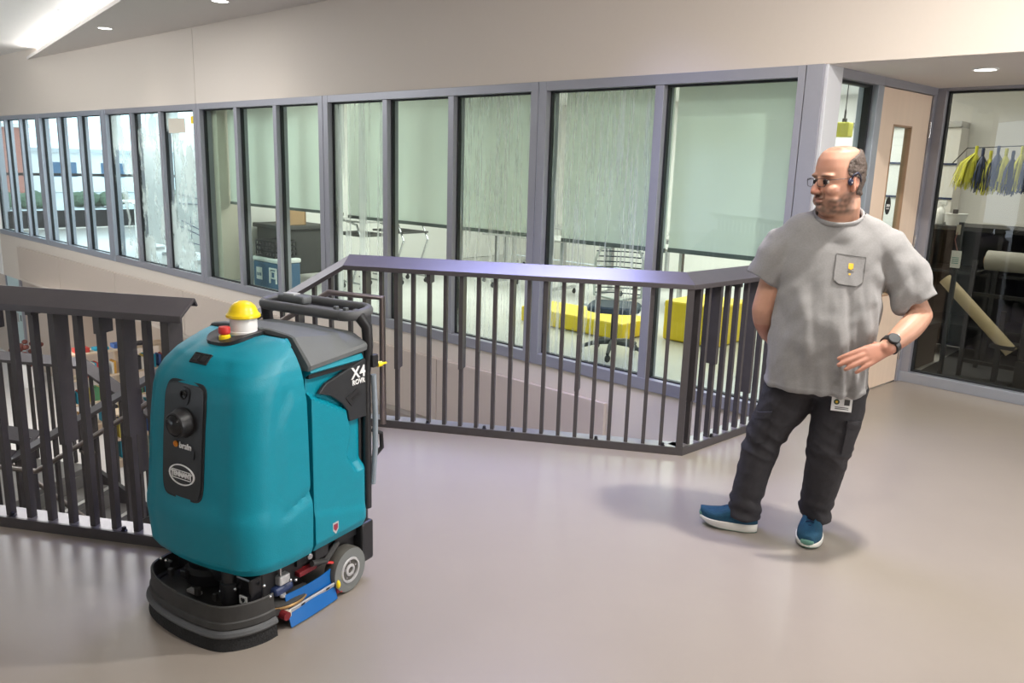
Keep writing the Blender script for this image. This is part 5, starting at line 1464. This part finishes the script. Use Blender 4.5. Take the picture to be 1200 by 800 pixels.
# hair and beard shells lifted from the head surface
def shell(mask, th, lift, rough, name, m):
    keep = mask > th; idx = -np.ones(len(co), int)
    faces = []
    for p in bme.polygons:
        v = list(p.vertices)
        if all(keep[i] for i in v): faces.append(v)
    used = sorted({i for f in faces for i in f})
    for k, i in enumerate(used): idx[i] = k
    rng = np.random.RandomState(5)
    vs_ = []
    for i in used:
        e = min(1, (mask[i] - th) / (1 - th) * 2.0)
        n_ = noise.noise(Vector(co[i]) * 110) * .5 + noise.noise(Vector(co[i]) * 45) * .5
        vs_.append(tuple(co[i] + nr[i] * (-.001 + (lift + rough * n_) * e)))
    me = bpy.data.meshes.new(name); me.from_pydata(vs_, [], [tuple(int(idx[i]) for i in f) for f in faces])
    return place(name, me, m, man, local=True, smooth=True)
M['hair'] = mat('hair_brown', (.075, .052, .040), .6, var=.6, vscale=140, bump=.5, bscale=260)
M['beard'] = mat('beard_brown', (.115, .065, .043), .65, var=.7, vscale=150, bump=.6, bscale=300)
shell(hair, .35, .0065, .006, 'hair', M['hair'])

# eyes
M['eye_white'] = mat('eye_white', (.60, .56, .53), .3); M['iris'] = mat('iris', (.05, .035, .03), .2)
for s in (-1, 1):
    e = MB().ellipsoid(hp_(.0785, s * .031, -.003), .0125, .0125, .0115, 16, 10).build('eye', M['eye_white'], man, local=True, smooth=True)
    gd = V(1, -.05, -.12).normalized(); c0 = V(.0785, s * .031, -.003)
    MB().ellipsoid(HM @ (c0 + gd * .0085), .0058, .0058, .0058, 12, 8).build('iris', M['iris'], e, local=True, smooth=True)
    for zz, t0 in ((.0048, .0042), (-.0062, .0034)):
        MB().tube([hp_(.0805 + .0135 * math.cos(t) * .98, s * .031 + .0135 * math.sin(t), -.002 + zz * (1 - (t / .95) ** 2 * .6)) for t in [(-.9 + .3 * i) for i in range(7)]], t0, 8).build('eyelid', ms, e, local=True, smooth=True)
# glasses
M['specs'] = mat('glasses_metal', (.06, .05, .05), .3, .7); M['lens'] = glass('lens_glass', (.93, .94, .94), .8)
gx = .116
gl_ = MB()
for s in (-1, 1):
    loop = [hp_(gx - .16 * max(0, abs(y) - .012) * .9, s * (abs(y)), z) for y, z in ((.013, .010), (.035, .013), (.056, .012), (.060, .004), (.058, -.012), (.052, -.020), (.034, -.021), (.019, -.019), (.013, -.012), (.012, .0))]
    gl_.tube(loop + [loop[0]], .0014, 6, cap=False)
    gl_.tube([hp_(.107, s * .060, .006), hp_(.085, s * .074, .008), hp_(.04, s * .083, .010), hp_(-.005, s * .088, .012), hp_(-.022, s * .087, .0)], .0015, 6)
gl_.tube([hp_(gx, -.013, .004), hp_(gx + .004, 0, .006), hp_(gx, .013, .004)], .0013, 6)
go = gl_.build('glasses', M['specs'], man, local=True, smooth=True)
for s in (-1, 1):
    ring = [hp_(gx - .144 * max(0, abs(y) - .012), s * abs(y), z) for y, z in ((.013, .010), (.035, .013), (.056, .012), (.060, .004), (.058, -.012), (.052, -.020), (.034, -.021), (.019, -.019), (.013, -.012), (.012, .0))]
    MB().add(ring, [tuple(range(10))]).build('lens', M['lens'], go, local=True)
# bone-conduction headset at the ear
M['navy_dev'] = mat('headset_navy', (.012, .016, .045), .35)
hs = MB().ellipsoid(hp_(.012, .090, -.004), .014, .008, .015, 14, 10, HR).build('headset', M['navy_dev'], man, local=True, smooth=True)
MB().tube([hp_(.012, .093, .006), hp_(.002, .096, .026), hp_(-.018, .094, .032), hp_(-.034, .090, .018), hp_(-.045, .084, -.005)], .0035, 8).build('ear_hook', M['navy_dev'], hs, local=True, smooth=True)
MB().lathe([(.003, 0), (.003, .002)], hp_(.012, .097, -.006), lh, 12).build('headset_button', M['grey_lam'], hs, local=True)

# ---- t-shirt
sh = MB()
sh.loft(ell_rings([(.118, .060, .726, .222, .165), (.118, .055, .76, .222, .172), (.12, .050, .86, .222, .182), (.122, .050, .96, .222, .186), (.126, .056, 1.06, .220, .180), (.128, .068, 1.16, .217, .165),
                   (.128, .082, 1.26, .226, .150), (.128, .092, 1.34, .240, .136), (.128, .098, 1.395, .245, .120), (.128, .100, 1.430, .232, .108), (.128, .102, 1.458, .205, .098), (.130, .102, 1.482, .160, .090), (.132, .100, 1.500, .118, .084), (.132, .098, 1.515, .095, .080)], 48, .88))
limb(sh, [(.24, .10, 1.372), (.335, .094, 1.345), (.415, .080, 1.250), (.480, .068, 1.140)], [.088, .096, .094, .090], 24, 6, ends=False)
limb(sh, [(.02, .10, 1.372), (-.065, .094, 1.345), (-.118, .078, 1.265), (-.157, .068, 1.185)], [.088, .094, .088, .082], 24, 6, ends=False)
def neck_loop(k, dz, n=48):
    return [V(.130 + .096 * k * math.cos(a), .074 + .094 * (1 + (k - 1) * (.15 if math.sin(a) < 0 else .35)) * math.sin(a), 1.500 + .040 * math.sin(a) + dz) for a in [2 * PI * i / n for i in range(n)]]
sh.loft([neck_loop(1.75, -.075), neck_loop(1.45, -.042), neck_loop(1.20, -.018), neck_loop(1.05, -.002), neck_loop(1.0, .008)])
sme = remesh(sh, .0062, 10, .5)
_bm = bmesh.new(); _bm.from_mesh(sme)
bmesh.ops.delete(_bm, geom=[v for v in _bm.verts if v.co.z > 1.4955 + .425 * (v.co.y - .074) and math.hypot((v.co.x - .130) / .096, (v.co.y - .074) / .094) < 1.10], context='VERTS')
_bm.to_mesh(sme); _bm.free(); sme.update()
co_s = coords(sme); ns = normals(sme)
dd = np.zeros(len(co_s))
for i, p in enumerate(co_s):
    x, y, z = p
    w = sm(1.32, 1.10, z)
    # hanging folds below the chest, stronger to the viewer's right where the hand presses
    f1 = noise.noise((x * 15 + z * 2 + 3, y * 8, z * 1.8)) * .022 + noise.noise((x * 34 + z * 5, y * 18, z * 4.5 + 5)) * .009
    f1 *= w * (.55 + .75 * sm(.08, .28, x))
    # pull lines from the armpits
    f2 = math.sin((z - 1.15) * 55 + abs(x - .13) * 45) * .0035 * math.exp(-((abs(x - .13) - .19) / .06) ** 2 - ((z - 1.2) / .12) ** 2)
    f3 = noise.noise((x * 9 + z * 6, y * 9, z * 9 + 9)) * .010 + noise.noise((x * 22 - z * 16, y * 20, z * 12)) * .004
    hand_ = -.012 * math.exp(-((x - .27) / .08) ** 2 - ((z - .90) / .06) ** 2) * (y < 0)
    hem = .003 * sm(.755, .748, z) * sm(.725, .735, z)
    # sleeve creases
    sl = (noise.noise((x * 13, y * 9, z * 13 + 2)) * .014) * sm(.20, .27, abs(x - .13))
    dd[i] = f1 + f2 + f3 + hem + hand_ + sl
co_s = co_s + ns * dd[:, None]
setco(sme, co_s)
M['shirt'] = mat('grey_marl', (.245, .237, .232), .9, var=.16, vscale=150, bump=.25, bscale=420, sheen=.2)
shirt = place('t_shirt', sme, M['shirt'], man, local=True, smooth=True)
def bvh_of(me): return BVHTree.FromPolygons([v.co.copy() for v in me.vertices], [tuple(p.vertices) for p in me.polygons])
tb = bvh_of(sme)
def front_of(tree, x, z, default=0):
    h = tree.ray_cast(V(x, -2, z), V(0, 1, 0)); return h[0] if h[0] is not None else V(x, default, z)
def decal(tree, poly, off, th, name, m, par, n=1):
    """polygon in (x,z) wrapped on the garment and given a little thickness"""
    cx = sum(p[0] for p in poly) / len(poly); cz = sum(p[1] for p in poly) / len(poly); rings = []
    for g in (0.001, .25, .5, .75, 1.0):
        ring = []
        for k in range(len(poly)):
            a, b = poly[k], poly[(k + 1) % len(poly)]
            for t in (0, .2, .4, .6, .8):
                x = cx + (a[0] + (b[0] - a[0]) * t - cx) * g; z = cz + (a[1] + (b[1] - a[1]) * t - cz) * g
                q = front_of(tree, x, z); ring.append(q + V(0, -off, 0))
        rings.append(ring)
    rings.append([q + V(0, th + off, 0) for q in rings[-1]])
    return MB().loft(rings).build(name, m, par, local=True, smooth='auto')
pk = [(.136, 1.336), (.252, 1.326), (.250, 1.222), (.228, 1.206), (.156, 1.212), (.134, 1.230)]
pocket = decal(tb, pk, .0045, .006, 'chest_pocket', M['shirt'], shirt)
M['stitch'] = mat('stitch_dark', (.12, .115, .11), .9)
st_ = MB()
for a, b in zip(pk, pk[1:] + pk[:1]):
    P_ = [front_of(tb, a[0] + (b[0] - a[0]) * t, a[1] + (b[1] - a[1]) * t) + V(0, -.0055, 0) for t in [i / 8 for i in range(9)]]
    st_.tube(P_, .0009, 5)
st_.build('pocket_seam', M['stitch'], pocket, local=True)
M['logo'] = mat('logo_gold', (.80, .47, .03), .6)
lg = []
for k in range(20):
    t = math.radians(40 + k * 14.7); lg.append((.196 + .009 * math.cos(t), 1.287 + .011 * math.sin(t)))
decal(tb, [(.188, 1.299), (.206, 1.298), (.207, 1.279), (.198, 1.272), (.187, 1.278)], .0065, .002, 'pocket_label', M['logo'], pocket)
decal(tb, [(.184, 1.268), (.211, 1.266), (.211, 1.2645), (.184, 1.2665)], .0062, .002, 'pocket_label_line', M['stitch'], pocket)
decal(tb, [(.191, 1.258), (.199, 1.257), (.198, 1.250), (.191, 1.251)], .0062, .002, 'pocket_label_mark', M['logo'], pocket)
# collar ring
cl = neck_loop(1.03, -.008); cl.append(cl[0])
MB().tube(cl, .0075, 8, cap=False, flat=1.7).build('collar', M['shirt'], shirt, local=True, smooth=True)

# ---- trousers
tr_ = MB()
limb(tr_, [(.045, .085, .80), (.005, .075, .66), (-.045, .065, .55), (-.085, .055, .44), (-.115, .040, .28), (-.134, .026, .14), (-.136, .022, .068)], [.125, .116, .098, .086, .076, .073, .078], 24, 6, ends=False)
limb(tr_, [(.205, .085, .80), (.222, .075, .66), (.214, .062, .55), (.202, .055, .44), (.190, .078, .28), (.178, .106, .15), (.176, .115, .085)], [.125, .116, .104, .095, .081, .075, .077], 24, 6, ends=False)
tr_.ellipsoid((.125, .080, .78), .205, .148, .11, 24, 14)
tme = remesh(tr_, .0058, 8, .5)
co_t = coords(tme); nt_ = normals(tme); dd = np.zeros(len(co_t))
for i, p in enumerate(co_t):
    x, y, z = p
    low = sm(.26, .10, z); mid = math.exp(-((z - .44) / .10) ** 2); up = sm(.52, .66, z)
    rid = lambda a, b, c: .28 - abs(noise.noise((a, b, c)))
    f = rid(x * 6 + z * 5, y * 6, z * 17 + 4) * .024 * low + rid(x * 8 + z * 13, y * 7, z * 10) * .017 * (mid + .25 * (1 - low))
    f += rid(x * 10 - z * 8, y * 7, z * 5 + 3) * .014 * up
    f += .004 * math.sin(z * 85 + x * 30) * low * sm(.05, .09, z)
    # centre seam
    dd[i] = f + noise.noise((x * 40, y * 40, z * 40)) * .0012
co_t = co_t + nt_ * dd[:, None]; setco(tme, co_t)
M['trouser'] = mat('trouser_charcoal', (.021, .019, .023), .75, var=.3, vscale=60, bump=.3, bscale=380)
trs = place('cargo_trousers', tme, M['trouser'], man, local=True, smooth=True)
tt = bvh_of(tme)
decal(tt, [(-.128, .575), (-.060, .60), (-.072, .46), (-.140, .45)], .010, .012, 'cargo_pocket', M['trouser'], trs)
decal(tt, [(.262, .60), (.315, .595), (.298, .46), (.250, .455)], .012, .012, 'cargo_pocket', M['trouser'], trs)
decal(tt, [(.258, .612), (.318, .607), (.312, .572), (.258, .578)], .018, .014, 'pocket_flap', M['trouser'], trs)
decal(tt, [(-.128, .588), (-.056, .612), (-.060, .578), (-.132, .558)], .016, .014, 'pocket_flap', M['trouser'], trs)
# id card clipped to the pocket
q = front_of(tt, .225, .70); yb = min(front_of(tt, x_, .69).y for x_ in (.19, .21, .23, .25, .265)) - .010
cd = MB().box(.184, .268, yb - .002, yb, .655, .722).build('id_card', M['white'], man, local=True)
MB().lathe([(.012, 0), (.012, .0015)], (.205, yb - .002, .696), (0, -1, 0), 20).build('card_emblem', M['leaf'], cd, local=True)
MB().lathe([(.0055, .0015), (.0055, .002)], (.205, yb - .002, .696), (0, -1, 0), 16).build('card_emblem_centre', M['logo'], cd, local=True)
MB().box(.236, .258, yb - .0035, yb - .002, .684, .710).build('card_photo', M['bin_grey'], cd, local=True)
for z_ in (.664, .671): MB().box(.20, .255, yb - .003, yb - .002, z_, z_ + .003).build('card_line', M['bin_grey'], cd, local=True)
MB().box(.190, .262, yb - .001, yb + .004, .722, .740).build('card_clip', M['grey_lam'], cd, local=True)
MB().box(.255, .275, yb - .004, yb + .004, .718, .752).build('pen_clip', M['cooler_blue'], cd, local=True)
# ---- watch
wc = wr + (V(.448, -.03, 1.035) - wr).normalized() * .028; wax = (V(.448, -.03, 1.035) - wr).normalized()
wn = V(-.15, -.85, .35); wn = (wn - wax * wn.dot(wax)).normalized(); wt = wax.cross(wn)
wb = MB().lathe([(.040, -.013), (.042, -.011), (.042, .011), (.040, .013), (.034, .013), (.034, -.013), (.040, -.013)], wc, wax, 28, cap=False).build('watch_strap', M['black'], man, local=True, smooth='auto')
MB().lathe([(.023, .036), (.025, .042), (.025, .049), (.022, .052), (.001, .0525)], wc, wn, 28).build('watch_case', M['gasket'], wb, local=True, smooth='auto')
MB().lathe([(.003, 0), (.003, .008)], wc + wn * .046 + wax * .020, wax, 10).build('watch_crown', M['chrome'], wb, local=True)
# wedding ring on the ring finger
b_, a0, r, L, sp = FING[2]
dq = (fd * math.cos(math.radians(sp)) + sd * math.sin(math.radians(sp))).normalized()
MB().lathe([(r * 1.08, -.003), (r * 1.14, -.002), (r * 1.14, .002), (r * 1.08, .003)], hpnt(wr, a0 - .025, b_, .003) + dq * .042, dq, 20, cap=False).build('ring', M['chrome'], man, local=True, smooth='auto')

# ---- running shoes
M['shoe_blue'] = mat('shoe_knit_blue', (.004, .060, .115), .75, var=.35, vscale=60, bump=.5, bscale=300)
M['shoe_white'] = mat('shoe_foam', (.74, .73, .68), .6, var=.04)
M['shoe_green'] = mat('shoe_green', (.10, .24, .19), .6, var=.1)
M['lace'] = mat('lace_navy', (.01, .025, .07), .8)
def shoe(heel, toe, tiltx, label):
    heel = Vector(heel); toe = Vector(toe); d = (toe - heel); L = d.length; d.normalize(); lf = V(-d.y, d.x, 0)
    def pt(a, b, z): 
        # toe spring, and a slight roll of the forefoot off the floor
        return heel + d * (a * L) + lf * b + Z * (z + tiltx * max(0, a - .35) ** 1.4)
    def width(a, s):
        w = .034 + .008 * sm(.0, .2, a) + .012 * sm(.35, .68, a) - .014 * sm(.76, 1.04, a)
        return w * (1.08 if s > 0 else .95)
    def ring(z, grow, top=False):
        o = []
        for k in range(40):
            t = 2 * PI * k / 40; a = .5 - .5 * math.cos(t); s = 1 if math.sin(t) > 0 else -1
            e = math.sqrt(max(0, 1 - (2 * a - 1) ** 2)) ** .55
            o.append((a, s * (width(a, s) + grow) * e))
        return o
    def mk(zfun, grows, name, m, par):
        rings = []
        for i, g in enumerate(grows):
            rings.append([pt(a, b, zfun(i, a)) for a, b in ring(0, g)])
        return MB().loft(rings).build(name, m, par, local=True, smooth='auto', angle=50)
    th = lambda a: .044 - .012 * sm(.5, .95, a)
    up = mk(lambda i, a: [.026, .034 + 0 * a, .050, .070, .085, .098][i] * (1) if False else [th(a) - .008, th(a), th(a) + (.034 + .05 * sm(.75, .30, a)) * [.4, .7, .92, 1.0][i - 2] if i > 1 else 0][min(i, 2)],
            [.002, .003, .002, -.003, -.012, -.026], 'shoe', M['shoe_blue'], man)
    mk(lambda i, a: [.003 + .012 * sm(.80, 1.0, a), .012 + .008 * sm(.8, 1, a), th(a) - .004, th(a)][i], [.0, .006, .008, .002], 'midsole', M['shoe_white'], up)
    mk(lambda i, a: [.0 + .012 * sm(.80, 1.0, a), .006 + .012 * sm(.8, 1, a)][i], [-.004, .003], 'outsole', M['shoe_green'], up)
    # toe bumper
    MB().ellipsoid(pt(.960, 0, .036), .016, .030, .018, 12, 8, Matrix(((d.x, lf.x, 0), (d.y, lf.y, 0), (0, 0, 1)))).build('toe_bumper', M['shoe_green'], up, local=True, smooth=True)
    for a in (.42, .50, .58, .66):
        z = th(a) + .034 + .05 * sm(.75, .30, a) + .002
        MB().tube([pt(a, -.026, z - .012), pt(a + .01, 0, z + .003), pt(a + .02, .026, z - .012)], .003, 6).build('lace', M['lace'], up, local=True)
    z = th(.42) + .075
    MB().tube([pt(.45, .0, z), pt(.47, .035, z - .006), pt(.44, .048, z - .035), pt(.46, .052, z - .055)], .0028, 6).build('lace', M['lace'], up, local=True)
    return up
shoe((-.070, .020, 0), (-.338, .022, 0), .040, 'r')
shoe((.172, .185, 0), (.150, -.085, 0), .0, 'l')
